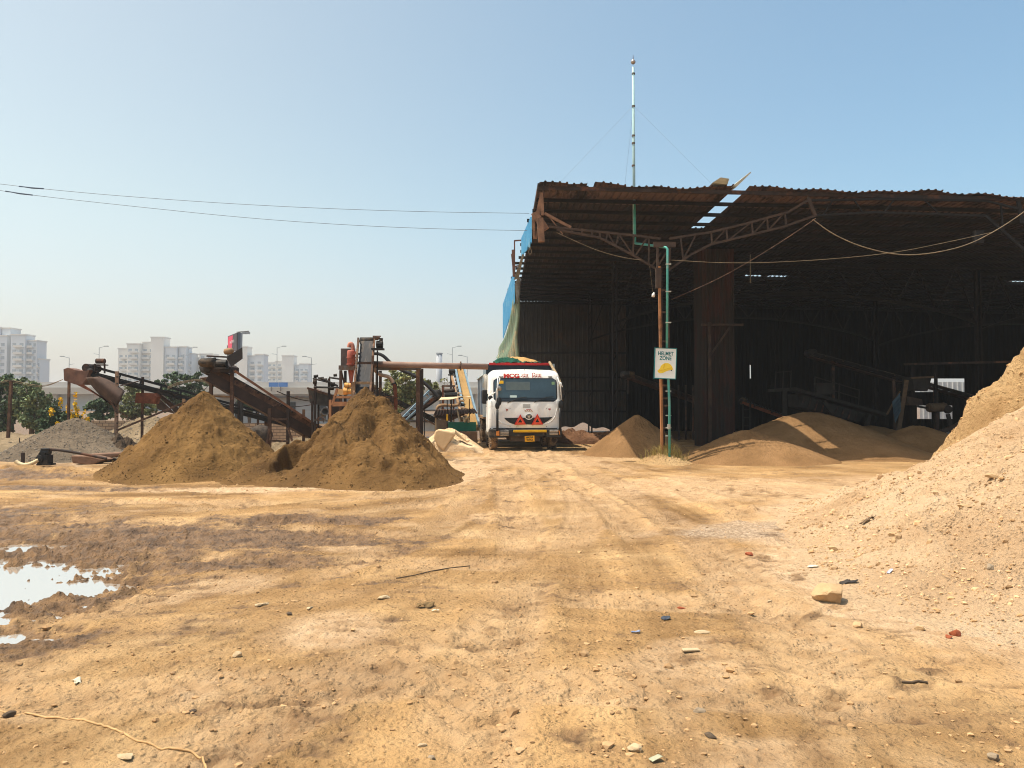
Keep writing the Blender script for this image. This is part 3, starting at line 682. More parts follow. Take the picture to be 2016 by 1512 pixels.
for xa, xb, w in ((1010,1011,.07),(1013.5,1014,.06)): ob('side_post', MB().bar(sp(xa,600,36), sp(xb,760,36), w), spm, shed)

# shade net blown off the side
def net(cols_, m, name, label, parent=None, folds=9, seed=3):
    """cols_: top edge polyline and bottom edge polyline"""
    top_, bot_ = cols_; nu, nv = 60, 26; P = np.zeros((nv, nu, 3)); rg = np.random.RandomState(seed)
    def lerp(pl, t):
        f = t*(len(pl)-1); i = min(int(f), len(pl)-2); return Vector(pl[i]).lerp(Vector(pl[i+1]), f-i)
    for j in range(nv):
        v = j/(nv-1)
        for i in range(nu):
            u = i/(nu-1); p = lerp(top_, u).lerp(lerp(bot_, u), v)
            p.y += .22*math.sin(u*folds*6.28+v*2)*(.3+v*.7); p.x += .07*math.sin(u*folds*6.28+1+v*3) + .05*math.sin(v*9+u*5)
            P[j,i] = p
    return P
netm = mat('faded_green_net', S(132,150,128), S(104,126,108), 3, .9, 0, 0, c3=S(170,160,130), c3amt=.4, alpha=.86)
P = net(([at(996,662,36),at(1004,640,35.5),at(1012,598,34.5),at(1019,560,33.5)], [at(977,705,36),at(990,710,35.5),at(1006,712,34.8),at(1020,706,34)]), netm, '', '')
ob('shade_net', MB().grid(P), netm, smooth=True, loc=tuple(at(1000,705,35)), label='faded green shade net hanging torn from the blue side sheets of the shed', cat='net')

# ---------------------------------------------------------------- lightning mast and its conduit
pipeg = mat('green_conduit', S(86,168,156), S(70,148,140), 3, .5, 0, 0, c3=S(140,170,160), c3amt=.3)
mastm = mat('pale_mast', S(176,206,206), S(150,186,190), 2, .5)
mb0 = at(1249, 480, 22.3); mt = at(1246.5, 132, 22.3)
lr = thing('lightning_mast', 'tall thin pale mast with a ball tip rising through the shed roof', 'mast', (mb0.x, mb0.y, mb0.z))
t = MB(); t.tube([mb0, mt], [.045,.036], 10); ob('pole', t, mastm, lr, smooth=True)
for y in (209, 267, 282, 326, 145):
    q = at(1247, y, 22.3); t = MB(); t.lathe(q-Vector((0,0,.03)), (0,0,1), [(0,.044),(0,.051),(.05,.051),(.05,.044)], 10); ob('coupling', t, greymt, lr)
q = at(1246.5, 122, 22.3); t = MB(); t.lathe(q-Vector((0,0,.075)), (0,0,1), [(0,.01),(.02,.045),(.05,.068),(.075,.073),(.10,.068),(.13,.045),(.15,.012)], 14); ob('ball', t, mat('steel_ball', S(196,190,186), S(150,140,136), 5, .35, .6), lr, smooth=True)
ob('spike', MB().tube([q, at(1246.5,108,22.3)], [.018,.006], 6), greymt, lr)
for e in ((1100,362,21.2),(1402,363,21.2),(1229,376,28)):
    ob('guy_wire', MB().tube([at(1247,208,22.3), at(*e)], .003, 5), mat('wire_grey', S(150,166,182)) if 'wire_grey' not in bpy.data.materials else bpy.data.materials['wire_grey'], lr)
cd = thing('conduit', 'green conduit pipe running down beside the lattice post of the shed', 'pipe', at(1319,905,20.75))
ob('pipe', MB().tube([at(1249,396,22.3),at(1250,478,22.2)], .04, 8).tube([at(1251,479,22.2),at(1311,487,20.62),at(1314,490,20.6),at(1313,690,20.6)], .034, 8), pipeg, cd, smooth=True)
ob('pipe', MB().tube([at(1313,690,20.58),at(1316,745,20.55),at(1318,800,20.55),at(1318,905,20.55)], .034, 8), pipeg, cd, smooth=True)
for y in (520, 574, 635, 770, 818, 842, 858):
    v = at(1316, y, 20.58); ob('clamp', MB().box(v, (.14,.06,.03)), mat('zinc_clamp', S(180,180,170), None) if 'zinc_clamp' not in bpy.data.materials else bpy.data.materials['zinc_clamp'], cd)
ob('junction_box', MB().box(at(1317,840,20.5), (.07,.08,.14)), mat('box_grey', S(190,186,176), S(130,120,112), 9, .6), cd, bevel=.008)

# ---------------------------------------------------------------- lettering helper
def text(name, s, size, m, place, parent=None, bold=0, ext=.002, align='CENTER', sx=1.0):
    """place: Matrix 4x4 of the text plane (x right, y up)"""
    cu = bpy.data.curves.new(name, 'FONT'); cu.body = s; cu.size = size; cu.align_x = align; cu.align_y = 'CENTER'; cu.offset = bold; cu.extrude = ext
    o = bpy.data.objects.new(name+'_tmp', cu); COL.objects.link(o); bpy.context.view_layer.update()
    me = bpy.data.meshes.new_from_object(o.evaluated_get(bpy.context.evaluated_depsgraph_get())); bpy.data.objects.remove(o); bpy.data.curves.remove(cu)
    off = Vector(OFF.get(parent.name, (0,0,0))) if parent else Vector()
    me.transform(Matrix.Diagonal((sx,1,1,1))); me.transform(place); me.transform(Matrix.Translation(-off)); me.name = name
    me.materials.clear(); me.materials.append(m); n = bpy.data.objects.new(name, me); COL.objects.link(n)
    if parent: n.parent = parent
    OFF[n.name] = tuple(off); return n
# sign
c0 = at(1310, 715.5, 20.5)
sg = thing('sign', 'white sign reading helmet zone with a yellow helmet on the lattice post', 'sign', c0-Vector((0,0,.42)))
M = Matrix.Translation(c0) @ Matrix.Rotation(R_(2.2), 4, 'Y') @ Matrix.Rotation(R_(0), 4, 'Z') @ Matrix(((1,0,0,0),(0,0,-1,0),(0,1,0,0),(0,0,0,1)))
SWd, SHt = .56, .80
def sgp(x, y, z=0): return M @ Vector((x, y, z))
def sgbox(x0,x1,y0,y1,z0,z1):
    m_ = MB(); m_.bx(x0,x1,y0,y1,z0,z1); m_.v = [tuple(sgp(*v)) for v in m_.v]; return m_
ob('board', sgbox(-SWd/2,SWd/2,-SHt/2,SHt/2,-.012,0), mat('sign_white', S(236,238,234), S(224,226,222), 3, .3, spec=.5), sg)
teal = mat('sign_teal', S(20,122,124), S(14,108,112), 5, .45)
fb = MB()
for b in ((-SWd/2-.022,-SWd/2,-SHt/2-.02,SHt/2+.02),(SWd/2,SWd/2+.018,-SHt/2-.02,SHt/2+.02),(-SWd/2,SWd/2,SHt/2,SHt/2+.018),(-SWd/2,SWd/2,-SHt/2-.02,-SHt/2)):
    q = sgbox(b[0],b[1],b[2],b[3],-.02,.012); fb.add(q.v, q.f)
ob('frame', fb, teal, sg)
text('lettering', 'HELMET', .142, teal, M @ Matrix.Translation((0,.262,.002)), sg, bold=.0035, sx=.82)
text('lettering', 'ZONE', .142, teal, M @ Matrix.Translation((0,.135,.002)), sg, bold=.0035, sx=.82)
hel = [(-.20,-.23),(-.21,-.20),(-.17,-.17),(-.14,-.13),(-.12,-.07),(-.07,-.02),(0,.01),(.07,.012),(.13,-.015),(.18,-.07),(.20,-.12),(.21,-.16),(.17,-.17),(.10,-.185),(.02,-.215),(-.05,-.255),(-.12,-.27),(-.17,-.26)]
ob('helmet_picture', MB().prism([sgp(x,y,.001) for x,y in hel], (M.to_3x3() @ Vector((0,0,.003)))), mat('helmet_yellow', S(244,212,70), S(238,200,52), 5, .5), sg)
ob('helmet_ridge', MB().prism([sgp(x,y,.004) for x,y in [(-.03,.0),(.0,.008),(-.02,-.06),(-.03,-.14),(-.055,-.14),(-.045,-.06)]], (M.to_3x3() @ Vector((0,0,.002)))).prism([sgp(x,y,.004) for x,y in [(-.16,-.19),(-.05,-.17),(.06,-.13),(.18,-.10),(.18,-.112),(.06,-.145),(-.05,-.187),(-.16,-.205)]], (M.to_3x3() @ Vector((0,0,.002)))), mat('helmet_shade_yellow', S(222,182,40)), sg)
ob('helmet_strap', MB().prism([sgp(x,y,.004) for x,y in [(.15,-.17),(.18,-.165),(.175,-.20),(.155,-.195)]], (M.to_3x3() @ Vector((0,0,.002)))), blackp, sg)

# ---------------------------------------------------------------- cables
def sag(p0, p1, s, n=24, x=.0):
    p0, p1 = Vector(p0), Vector(p1); return [p0.lerp(p1, i/n)-Vector((0,0,s*4*(i/n)*(1-i/n))) for i in range(n+1)]
def wire(name, pts, r, m, label, cat='cable', group=None):
    return ob(name, MB().tube(pts, r, 6), m, smooth=True, loc=tuple(pts[0]), label=label, cat=cat, group=group)
wgrey = mat('overhead_wire', S(120,128,138), S(96,102,112), 3, .6)
palec = mat('dusty_cable', S(150,132,106), S(112,98,80), 5, .8)
for (y0, y1, px, lb) in ((335, 420, 1042, 'upper overhead wire running to the front corner of the shed'), (350, 455, 1038, 'lower overhead wire running to the blue side sheets of the shed')):
    pts = smooth_pts([at(x, y, 22) for x, y in (((-150,346),(0,362),(60,369.5),(240,386.5),(520,405.5),(800,416.5),(1042,420)) if y0 == 335 else ((-150,352),(0,375),(64,384.5),(240,404),(520,433),(800,449.5),(1038,454)))])
    w = thing('overhead_wire', lb, 'wire', pts[-1], group='overhead wires')
    ob('strand', MB().tube(pts, .0065, 6), wgrey, w, smooth=True)
    a_, b_ = ((38,367),(86,371.5)) if y0 == 335 else ((11,376.5),(64,384))
    i0 = at(a_[0], a_[1], 22); i1 = at(b_[0], b_[1], 22)
    ob('splice', MB().tube([i0, i0.lerp(i1,.2), i0.lerp(i1,.5)-Vector((0,0,.01)), i1], [.02,.014,.022,.018], 6), mat('splice_tape', S(70,84,104)) if 'splice_tape' not in bpy.data.materials else bpy.data.materials['splice_tape'], w)
def through(l, d): return [at(x, y, d) for x, y in l]
wire('cable', smooth_pts(through([(1600,432),(1640,462),(1700,488),(1770,503),(1830,500),(1900,485),(1960,455),(2016,418),(2060,380)], 20.2)), .013, palec, 'thick pale cable drooping across the right of the shed mouth')
wire('cable', smooth_pts(through([(1322,512),(1420,518),(1520,517),(1640,510),(1760,498),(1860,478),(1950,458)], 20.6)), .007, palec, 'thin pale cable strung from the lattice post to the far girder')
wire('cable', smooth_pts(through([(1096,458),(1140,478),(1180,495),(1230,508),(1262,512)], 20.7)), .006, palec, 'thin slack cable from the broken corner bracket to the left girder')
wire('cable', smooth_pts(through([(1322,590),(1420,547),(1500,500),(1560,462),(1606,430)], 20.8)), .011, rust, 'straight brace cable rising from the lattice post to the hanging strut')
wire('rope', smooth_pts(through([(1044,486),(1040,497),(1043,502),(1047,497),(1044,486)], 22)), .010, palec, 'small rope loop hanging below the blue sheet at the shed corner', 'rope')
bl = thing('hanging_lamp', 'white lamp holder hanging on a wire left of the lattice post', 'lamp', at(1286,582,20.9))
ob('flex', MB().tube([at(1279,524,20.9), at(1285,574,20.9)], .005, 5), palec, bl)
ob('holder', MB().lathe(at(1286,583,20.9), (.2,0,1), [(-.03,.02),(-.02,.045),(.04,.05),(.08,.03),(.11,.012)], 10), white, bl, smooth=True)
wire('cable', smooth_pts(through([(1652,443),(1652,470),(1651,500),(1652,558)], 20.9)) if False else smooth_pts(through([(1477,500),(1477,530),(1477,558)], 20.9)), .006, palec, 'short cord dangling in front of the clad pillar')

# ---------------------------------------------------------------- tipper truck
TD = 26.0; KX = FPX/TD
tx = at(1034, 795, TD).x
truck = thing('dump_truck', 'white cabbed dump truck with a blue tub full of sand facing the yard', 'truck', (tx, TD, float(ground_z(np.array([tx]), np.array([TD+1]), False)[0])), local=True, rotz=R_(5.0))
def F(px, py): return ((px-1034)/KX, EYE+(795-py)/KX)
glass = mat('windscreen_glass', S(58,78,86), S(44,60,68), 1.4, .12, 0, 0, spec=.7)
chrome= mat('dull_chrome', S(200,196,188), S(150,146,140), 8, .25, .8)
bluet = mat('blue_tub_paint', S(24,52,84), S(20,42,70), 1.5, .6, 0, 0, c3=S(120,116,108), c3amt=.15, c3scale=2)
bluel = mat('pale_blue_rib', S(196,204,206), S(160,180,192), 2, .6, 0, 0, c3=S(186,166,136), c3amt=.3)
navy  = mat('dark_tub_front', S(26,42,58), S(22,34,46), 2, .6)
decal = mat('red_lettering', S(200,36,30), S(180,40,30), 14, .5)
lampm = mat('headlamp_glass', S(206,200,190), S(150,140,130), 22, .15, .2, spec=.8)
amber = mat('amber_lens', S(226,140,60), None, rough=.3)
# cab: stacked rounded rings
def yf(z):   # front profile
    return float(np.interp(z, [.62,.80,1.0,1.3,1.70,1.76,2.44,2.52,2.62,2.72,2.80], [.05,.0,-.02,-.02,.02,.05,.20,.215,.27,.42,.75]))
def hwid(z): return float(np.interp(z, [.62,.8,1.7,2.3,2.55,2.68,2.76,2.80], [1.235,1.25,1.25,1.235,1.22,1.18,1.09,.9]))
def fsurf(x, z):
    t = abs(x)/hwid(z); return yf(z) + .05*t**2 + .05*max(0, t-.90)**2/.01
YB = 1.75
cab = MB(); zs = [.62,.72,.82,.95,1.1,1.3,1.5,1.68,1.72,1.78,1.9,2.1,2.3,2.44,2.5,2.56,2.62,2.67,2.72,2.76,2.79]
ts = [-1,-.985,-.96,-.92,-.86,-.7,-.45,-.2,0,.2,.45,.7,.86,.92,.96,.985,1]
ringn = None
for z in zs:
    h = hwid(z); ring = [(t*h, fsurf(t*h, z)+(.04 if abs(t) == 1 else 0), z) for t in ts] + [(h, YB*.5, z), (h, YB-.1, z), (h-.08, YB, z), (-h+.08, YB, z), (-h, YB-.1, z), (-h, YB*.5, z)]
    ringn = len(ring); cab.v += ring
for k in range(len(zs)-1):
    for i in range(ringn):
        j = (i+1) % ringn; cab.f.append((k*ringn+i, k*ringn+j, (k+1)*ringn+j, (k+1)*ringn+i))
n0 = len(cab.v); cab.v.append((0, 1.05, 2.83))
for i in range(ringn): cab.f.append(((len(zs)-1)*ringn+i, (len(zs)-1)*ringn+(i+1) % ringn, n0))
cabo = ob('cab', cab, white, truck, smooth=True)
def skin(name, poly, m, off=.006, parent=cabo, th=.004, sub=10):
    """plate following the cab front; poly: outline in (x,z)"""
    xs = [p[0] for p in poly]; zs_ = [p[1] for p in poly]; mb_ = MB(); N_ = sub
    # strip fill between left and right outline at each z
    z0, z1 = min(zs_), max(zs_); P = []
    for k in range(N_+1):
        z = z0+(z1-z0)*(k/N_*.998+.001); hits = []
        for (a, b) in zip(poly, poly[1:]+poly[:1]):
            if (a[1]-z)*(b[1]-z) <= 0 and a[1] != b[1]: hits.append(a[0]+(b[0]-a[0])*(z-a[1])/(b[1]-a[1]))
        if len(hits) < 2: continue
        l, r = min(hits), max(hits); P.append([(l+(r-l)*i/14, fsurf(l+(r-l)*i/14, z)-off, z) for i in range(15)])
    mb_.grid(np.array(P)); return ob(name, mb_, m, parent)
def rrect(x0, z0, x1, z1, r=.06):
    o = []
    for cx, cz, a0 in ((x1-r,z1-r,0),(x0+r,z1-r,90),(x0+r,z0+r,180),(x1-r,z0+r,270)):
        for k in range(5): a = R_(a0+k*22.5); o.append((cx+r*math.cos(a), cz+r*math.sin(a)))
    return o
x0, z1 = F(979.5, 745.5); x1, z0 = F(1101, 789)
skin('windscreen_seal', rrect(-1.08, z0-.03, 1.12, z1+.03, .14), blackp, .004)
ws = skin('windscreen', rrect(-1.04, z0, 1.08, z1, .11), glass, .009, sub=16)
skin('painted_reflection', rrect(-.66, 2.07, .18, 2.36, .02), mat('reflected_grey_sheet', S(92,104,104), S(78,90,92), 3, .4), .012, parent=ws)  # flat grey panel painted as a sheet's reflection in the windscreen
skin('windscreen_base', rrect(-1.03, z0+.005, 1.06, z0+.11, .03), mat('dark_dash', S(26,40,52)), .012, parent=ws)
skin('sticker', rrect(*F(982,755), *F(992,749), .01), yellow, .014, parent=ws)
skin('sticker', rrect(-.52, z0+.11, -.28, z0+.19, .02), mat('pale_paper', S(180,200,200)), .014, parent=ws)
skin('sticker', rrect(*F(1088,757), *F(1094,751), .02), mat('sage_sticker', S(120,150,110)), .014, parent=ws)
# wipers
for a, b in (((999,793),(1023,783)),((1052,792),(1076,782))):
    p, q = F(*a), F(*b); mbq = MB(); mbq.tube([(p[0],fsurf(p[0],p[1])-.03,p[1]),(q[0],fsurf(q[0],q[1])-.035,q[1])], .012, 6); mbq.tube([(q[0],fsurf(q[0],q[1])-.035,q[1]),(q[0]+.25,fsurf(q[0],q[1])-.035,q[1]+.03)], .010, 6); ob('wiper', mbq, blackp, cabo)
skin('lower_seam', [(-1.2,.74),(1.2,.74),(1.2,.775),(-1.2,.775)], blackp, .006, sub=1)
for s in (-1, 1): skin('pillar_seam', [(s*1.13,.80),(s*1.135,.80),(s*1.145,1.70),(s*1.13,1.70)], mat('seam_grey', S(110,108,104)) if 'seam_grey' not in bpy.data.materials else bpy.data.materials['seam_grey'], .006, sub=4)
# black smile grille
sm = [F(992,822),F(1004,823.5),F(1034,823.5),F(1050,824.5),F(1066,823),F(1089,820.5),F(1080,828),F(1069,834.5),F(1058,836),F(1011,835),F(1003,832),F(996,827)]
skin('grille', sm, mat('grille_black', S(40,46,50), S(30,34,38), 20, .5), .010, sub=16)
for px in (1004, 1076.5):
    a = F(px, 803); b = F(px, 841); mbq = MB(); mbq.add([(a[0]-.006,fsurf(a[0],a[1])-.004,a[1]),(a[0]+.006,fsurf(a[0],a[1])-.004,a[1]),(b[0]+.006,fsurf(b[0],b[1])-.004,b[1]),(b[0]-.006,fsurf(b[0],b[1])-.004,b[1])], [(0,1,2,3)]); ob('panel_gap', mbq, blackp, cabo)
a = F(1004,803); b = F(1076.5,801.5); skin('panel_gap', [(a[0],a[1]-.008),(b[0],b[1]-.008),(b[0],b[1]+.008),(a[0],a[1]+.008)], blackp, .004, sub=1)
for k in range(4):
    zc = 1.58-.035*k; skin('vent_slot', rrect(-.08,zc-.007,.18,zc+.007,.003), mat('vent_grey', S(120,116,110)) if 'vent_grey' not in bpy.data.materials else bpy.data.materials['vent_grey'], .005, sub=2)
# warning triangles
for pl, pr, pt in (((1012,836),(1035,835.5),(1024,815.5)),((1046,836),(1069,835.5),(1057.5,814.5))):
    A, B, C = F(*pl), F(*pr), F(*pt); g_ = ((A[0]+B[0]+C[0])/3, (A[1]+B[1]+C[1])/3); tri = MB()
    def tr(s): return [(g_[0]+(p[0]-g_[0])*s, -.07, g_[1]+(p[1]-g_[1])*s) for p in (A,B,C)]
    o1, i1 = tr(1), tr(.72); i2 = tr(.36)
    def ringmesh(o1, i1, y0, y1):
        m_ = MB(); n = 3
        for yy in (y0, y1):
            m_.v += [(p[0],yy,p[2]) for p in o1]+[(p[0],yy,p[2]) for p in i1]
        for s in (0, 6):
            for i in range(3): j = (i+1) % 3; m_.f.append((s+i,s+j,s+3+j,s+3+i))
        for i in range(3): j = (i+1) % 3; m_.f += [(i,j,6+j,6+i),(3+i,3+j,9+j,9+i)]
        return m_
    wt = ob('warning_triangle', ringmesh(o1, i1, -.05, -.085), mat('triangle_red', S(206,44,30), None, rough=.35) if 'triangle_red' not in bpy.data.materials else bpy.data.materials['triangle_red'], cabo)
    ob('reflector', ringmesh(i1, i2, -.055, -.08), mat('triangle_orange', S(236,92,52), None, rough=.4) if 'triangle_orange' not in bpy.data.materials else bpy.data.materials['triangle_orange'], cabo)
# oval emblem
e = F(1041,820.5); em = MB(); n = 24
em.prism([(e[0]+.132*math.cos(2*math.pi*k/n), -.055, e[1]+.098*math.sin(2*math.pi*k/n)) for k in range(n)], (0,.03,0)); emo = ob('emblem', em, white, cabo)
em = MB(); em.prism([(e[0]+.112*math.cos(2*math.pi*k/n), -.060, e[1]+.012+.080*math.sin(2*math.pi*k/n)) for k in range(n)], (0,.004,0)); ob('emblem_field', em, mat('emblem_navy', S(28,34,42)), cabo)
em = MB(); em.prism([(e[0]-.10,-.064,e[1]+.045),(e[0]+.10,-.064,e[1]+.045),(e[0]+.085,-.064,e[1]+.022),(e[0]+.028,-.064,e[1]+.014),(e[0]+.05,-.064,e[1]-.065),(e[0]+.022,-.064,e[1]-.066),(e[0],-.064,e[1]+.008),(e[0]-.022,-.064,e[1]-.066),(e[0]-.05,-.064,e[1]-.065),(e[0]-.028,-.064,e[1]+.014),(e[0]-.085,-.064,e[1]+.022)], (0,.003,0)); ob('emblem_mark', em, chrome, cabo)
def fm(px, py, off=.012, tilt=0): x, z = F(px, py); return Matrix.Translation((x, fsurf(x, z)-off, z)) @ Matrix.Rotation(R_(tilt), 4, 'X') @ Matrix(((1,0,0,0),(0,0,-1,0),(0,1,0,0),(0,0,0,1)))
text('lettering', 'MCG', .205, decal, fm(1008, 739.8, .03, -14), cabo, bold=.010, sx=1.22)
text('lettering', 'TATA', .075, mat('faded_brown_lettering', S(176,130,96)), fm(1040.5, 809, .012), cabo, bold=.002, sx=1.5)
skin('lettering_mark', rrect(*F(1036,806.5), *F(1046,805.6), .001), decal, .01, sub=2)
# painted hindi words as brush strokes in the plane of the visor: unit box 1 high, headline at y=1
DEV = {
 'na': (.62, [[(.45,1),(.45,0)],[(.45,.55),(.25,.55),(.16,.45),(.10,.34),(.04,.42),(.10,.50),(.17,.44)]]),
 'ga': (.62, [[(.50,1),(.50,0)],[(.22,1),(.22,.40),(.16,.28),(.06,.32),(.10,.42),(.20,.38)]]),
 'ra': (.45, [[(.16,1),(.28,.86),(.28,.66),(.14,.56),(.06,.60),(.10,.46),(.34,.04)]]),
 'i':  (.22, [[(.10,1),(.10,0)],[(.10,1.0),(.14,1.22),(.34,1.32),(.56,1.20),(.66,1.0)]]),
 'ma': (.64, [[(.52,1),(.52,0)],[(.20,1),(.20,.34),(.10,.24),(.05,.34),(.12,.42),(.52,.40)]]),
 'sha':(.60, [[(.50,1),(.50,0)],[(.12,.92),(.22,.98),(.30,.80),(.14,.58),(.06,.62),(.14,.5),(.32,.1)]]),
 'la': (.62, [[(.52,1),(.52,0)],[(.52,.7),(.36,.62),(.28,.30),(.22,.62),(.12,.66),(.05,.45),(.14,.28)]]),
 'bha':(.62, [[(.52,1),(.52,0)],[(.10,.9),(.24,.86),(.24,.3),(.14,.24),(.1,.34),(.2,.42),(.52,.45)]]),
 'aa': (.20, [[(.10,1),(.10,0)]]),
 'u':  (.0, [[(-.20,-.05),(-.34,-.2),(-.2,-.32),(-.05,-.18)]]),
}
def hindi(word, px0, py, hgt, m, wst, dots=(), tilt=-14, sx=1.0):
    B = fm(px0, py, .03 if tilt else .012, tilt); mb_ = MB(); x = 0
    def ribbon(p, w):
        p = smooth_pts([Vector((a,b,0)) for a,b in p], 1) if len(p) > 2 else [Vector((a,b,0)) for a,b in p]
        for a, b in zip(p[:-1], p[1:]):
            d = (b-a).normalized(); s = Vector((-d.y,d.x,0))*w/2; e_ = d*w*.25
            mb_.add([B @ v for v in (a-e_-s, b+e_-s, b+e_+s, a-e_+s)], [(0,1,2,3)])
    for k, L_ in enumerate(word):
        w, st = DEV[L_]
        for s in st: ribbon([((x+a)*hgt*sx, (b-.5)*hgt) for a, b in s], wst)
        if k in dots: ribbon([((x+.05)*hgt*sx, .72*hgt), ((x+.13)*hgt*sx, .72*hgt)], wst*1.2)
        x += w
    ribbon([(-.02*hgt, .5*hgt), ((x+.02)*hgt*sx, .5*hgt)], wst)
    return ob('lettering', mb_, m, cabo)
hindi(['na','ga','ra'], 1027, 739.6, .135, decal, .020, dots=(1,), sx=1.15)
hindi(['i','na','ga','ma'], 1049, 739.2, .135, decal, .020, sx=1.15)
hindi(['sha','u','bha'], 996, 807, .055, decal, .010, tilt=0)
hindi(['la','aa','bha'], 1080, 806, .055, decal, .010, tilt=0)
for px in (987.5, 1085.5):
    skin('marker_lamp', rrect(F(px-4,742.8)[0], F(0,742.8)[1], F(px+4,0)[0], F(0,739.8)[1], .02), blackp, .010, sub=3); skin('marker_lens', rrect(F(px-3,742.2)[0], F(0,742.1)[1], F(px+3,0)[0], F(0,740.4)[1], .015), lampm, .014, sub=3)
ob('aerial', MB().tube([(.02,.5,2.74),(.02,.5,3.02)], .008, 5), blackp, cabo)
# bonnet seams: raised cheek lines
for s in (-1, 1):
    pts = [(s*1.10, 1.44),(s*1.02,1.12),(s*.80,.94),(s*.5,.87)]
    ob('trim_line', MB().tube(smooth_pts([(x,fsurf(x,z)-.004,z) for x,z in pts]), .014, 6), white, cabo, smooth=True)
# side windows, doors and steps on both flanks
for s in (-1, 1):
    w = MB(); w.prism([(s*1.25,.42,1.72),(s*1.25,1.25,1.72),(s*1.20,1.25,2.36),(s*1.20,.50,2.36)], (s*.012,0,0)); ob('side_window', w, glass, cabo)
    w = MB(); w.prism([(s*1.246,.38,.85),(s*1.246,1.30,.85),(s*1.252,1.30,1.70),(s*1.252,.36,1.70)], (s*.014,0,0)); d_ = ob('door', w, white, cabo); ob('door_handle', MB().bx(s*1.265-.015,s*1.265+.015,1.1,1.25,1.5,1.53), blackp, d_)
# bumper, headlamps, guard bars
bp_ = MB(); zt, zb = F(0,844)[1], F(0,861)[1]
bp_.bx(-1.24,-.70,-.16,.35,zb,zt); bp_.bx(.70,1.24,-.16,.35,zb,zt); bp_.bx(-.70,.70,-.08,.30,zb+.04,zt-.02)
bump = ob('bumper', bp_, mat('grey_black_bumper', S(58,56,54), S(42,41,40), 4, .6, c3=S(110,96,80), c3amt=.3), truck, bevel=.03)
x0,z1 = F(1010,846); x1,z0 = F(1075,850.5); ob('step_plate', MB().bx(x0,x1,-.22,-.10,z0,z1), yellow, bump, bevel=.008)
for a, b in (((984,847),(1001,857)),((1081,846),(1098,856))):
    x0,z1 = F(*a); x1,z0 = F(*b); hl = ob('headlamp', MB().bx(x0,x1,-.185,-.10,z0,z1), lampm, bump, bevel=.015)
    for k in range(3): zc = z0+(z1-z0)*(.2+.3*k); ob('guard_bar', MB().tube([(x0-.03,-.20,zc),(x1+.03,-.20,zc)], .008, 5), blackp, hl)
for a, b in (((976.5,847),(982.5,857)),((1099,846),(1101.5,855))):
    x0,z1 = F(*a); x1,z0 = F(*b); ob('indicator', MB().bx(x0,x1,-.183,-.10,z0,z1), amber, bump, bevel=.01)
for px, y0 in ((978.5, 806), (1102, 803)):
    a = F(px,y0); b = F(px,848); ob('guard_post', MB().tube([(a[0],-.14,a[1]),(b[0],-.17,b[1])], .042, 8), blackp, truck, smooth=True)
# number plate
pc = F(1041.5, 863.0); PM = Matrix.Translation((pc[0], -.20, pc[1])) @ Matrix.Rotation(R_(-3), 4, 'Y') @ Matrix(((1,0,0,0),(0,0,-1,0),(0,1,0,0),(0,0,0,1)))
q = MB(); q.bx(-.165,.165,-.10,.10,-.012,0); q.v = [tuple(PM @ Vector(v)) for v in q.v]; npo = ob('number_plate', q, mat('plate_yellow', S(240,176,24), S(226,160,20), 9, .5), truck)
text('lettering', 'HR55A', .088, blackp, PM @ Matrix.Translation((0,.042,.002)), npo, bold=.002, sx=.92)
text('lettering', 'T4953', .088, blackp, PM @ Matrix.Translation((0,-.045,.002)), npo, bold=.002, sx=.92)
# mirrors on arms, snorkel, cable bundle
def mirror(x, y, z, w, h, m=blackp, nm='mirror'):
    q = MB(); q.lathe((x,y+.05,z), (0,-1,0), [(0,.4),(.03,.5),(.09,.5),(.10,.46)], 14); q.v = [(x+(v[0]-x)*w, v[1], z+(v[2]-z)*h) for v in q.v]; return ob(nm, q, m, truck, smooth=True)
m1 = F(982,790); mirror(m1[0],-.08,m1[1],.17,.30); m2 = F(978.5,798.5); mirror(m2[0],-.12,m2[1],.15,.26)
m3 = F(966,783); mirror(m3[0],.15,m3[1],.16,.16); m4 = F(983,765); mirror(m4[0],-.10,m4[1],.15,.15,mat('mirror_face', S(190,180,166), S(120,110,100), 9, .2, .5))
m5 = F(1109.5,767); mirror(m5[0],.05,m5[1],.16,.32); m6 = F(1108,781); mirror(m6[0],.02,m6[1],.16,.20); m7 = F(1104.5,797); mirror(m7[0],-.08,m7[1],.18,.34)
for pts in ([F(980,742),F(979,760),F(980,792)],[F(984,745),F(977,770),F(977,800)],[F(966,778),F(975,772)],[F(1098,742),F(1104,758),F(1106,790)],[F(1104,752),F(1108,762)]):
    ob('mirror_arm', MB().tube([(x,-.02,z) for x,z in pts], .022, 6), white, truck, smooth=True)
ob('snorkel', MB().tube(smooth_pts([(-1.24,1.1,2.05),(-1.26,1.1,2.45),(-1.30,1.3,2.60)]), [.085]*13 if False else .085, 10), mat('snorkel_grey', S(170,164,154), S(130,124,116), 4, .5), truck, smooth=True)
ob('intake_box', MB().bx(-1.42,-1.22,1.0,1.35,1.6,2.1), blackp, truck, bevel=.04)
ob('rolled_cover', MB().tube(smooth_pts([(1.08,1.75,3.12),(1.16,.9,2.75),(1.24,.3,2.40),(1.28,.12,2.05),(1.27,.02,1.72)]), .05, 8), mat('dusty_roll', S(170,150,120), S(130,112,88), 6, .9, 0, .01, 20), truck, smooth=True)
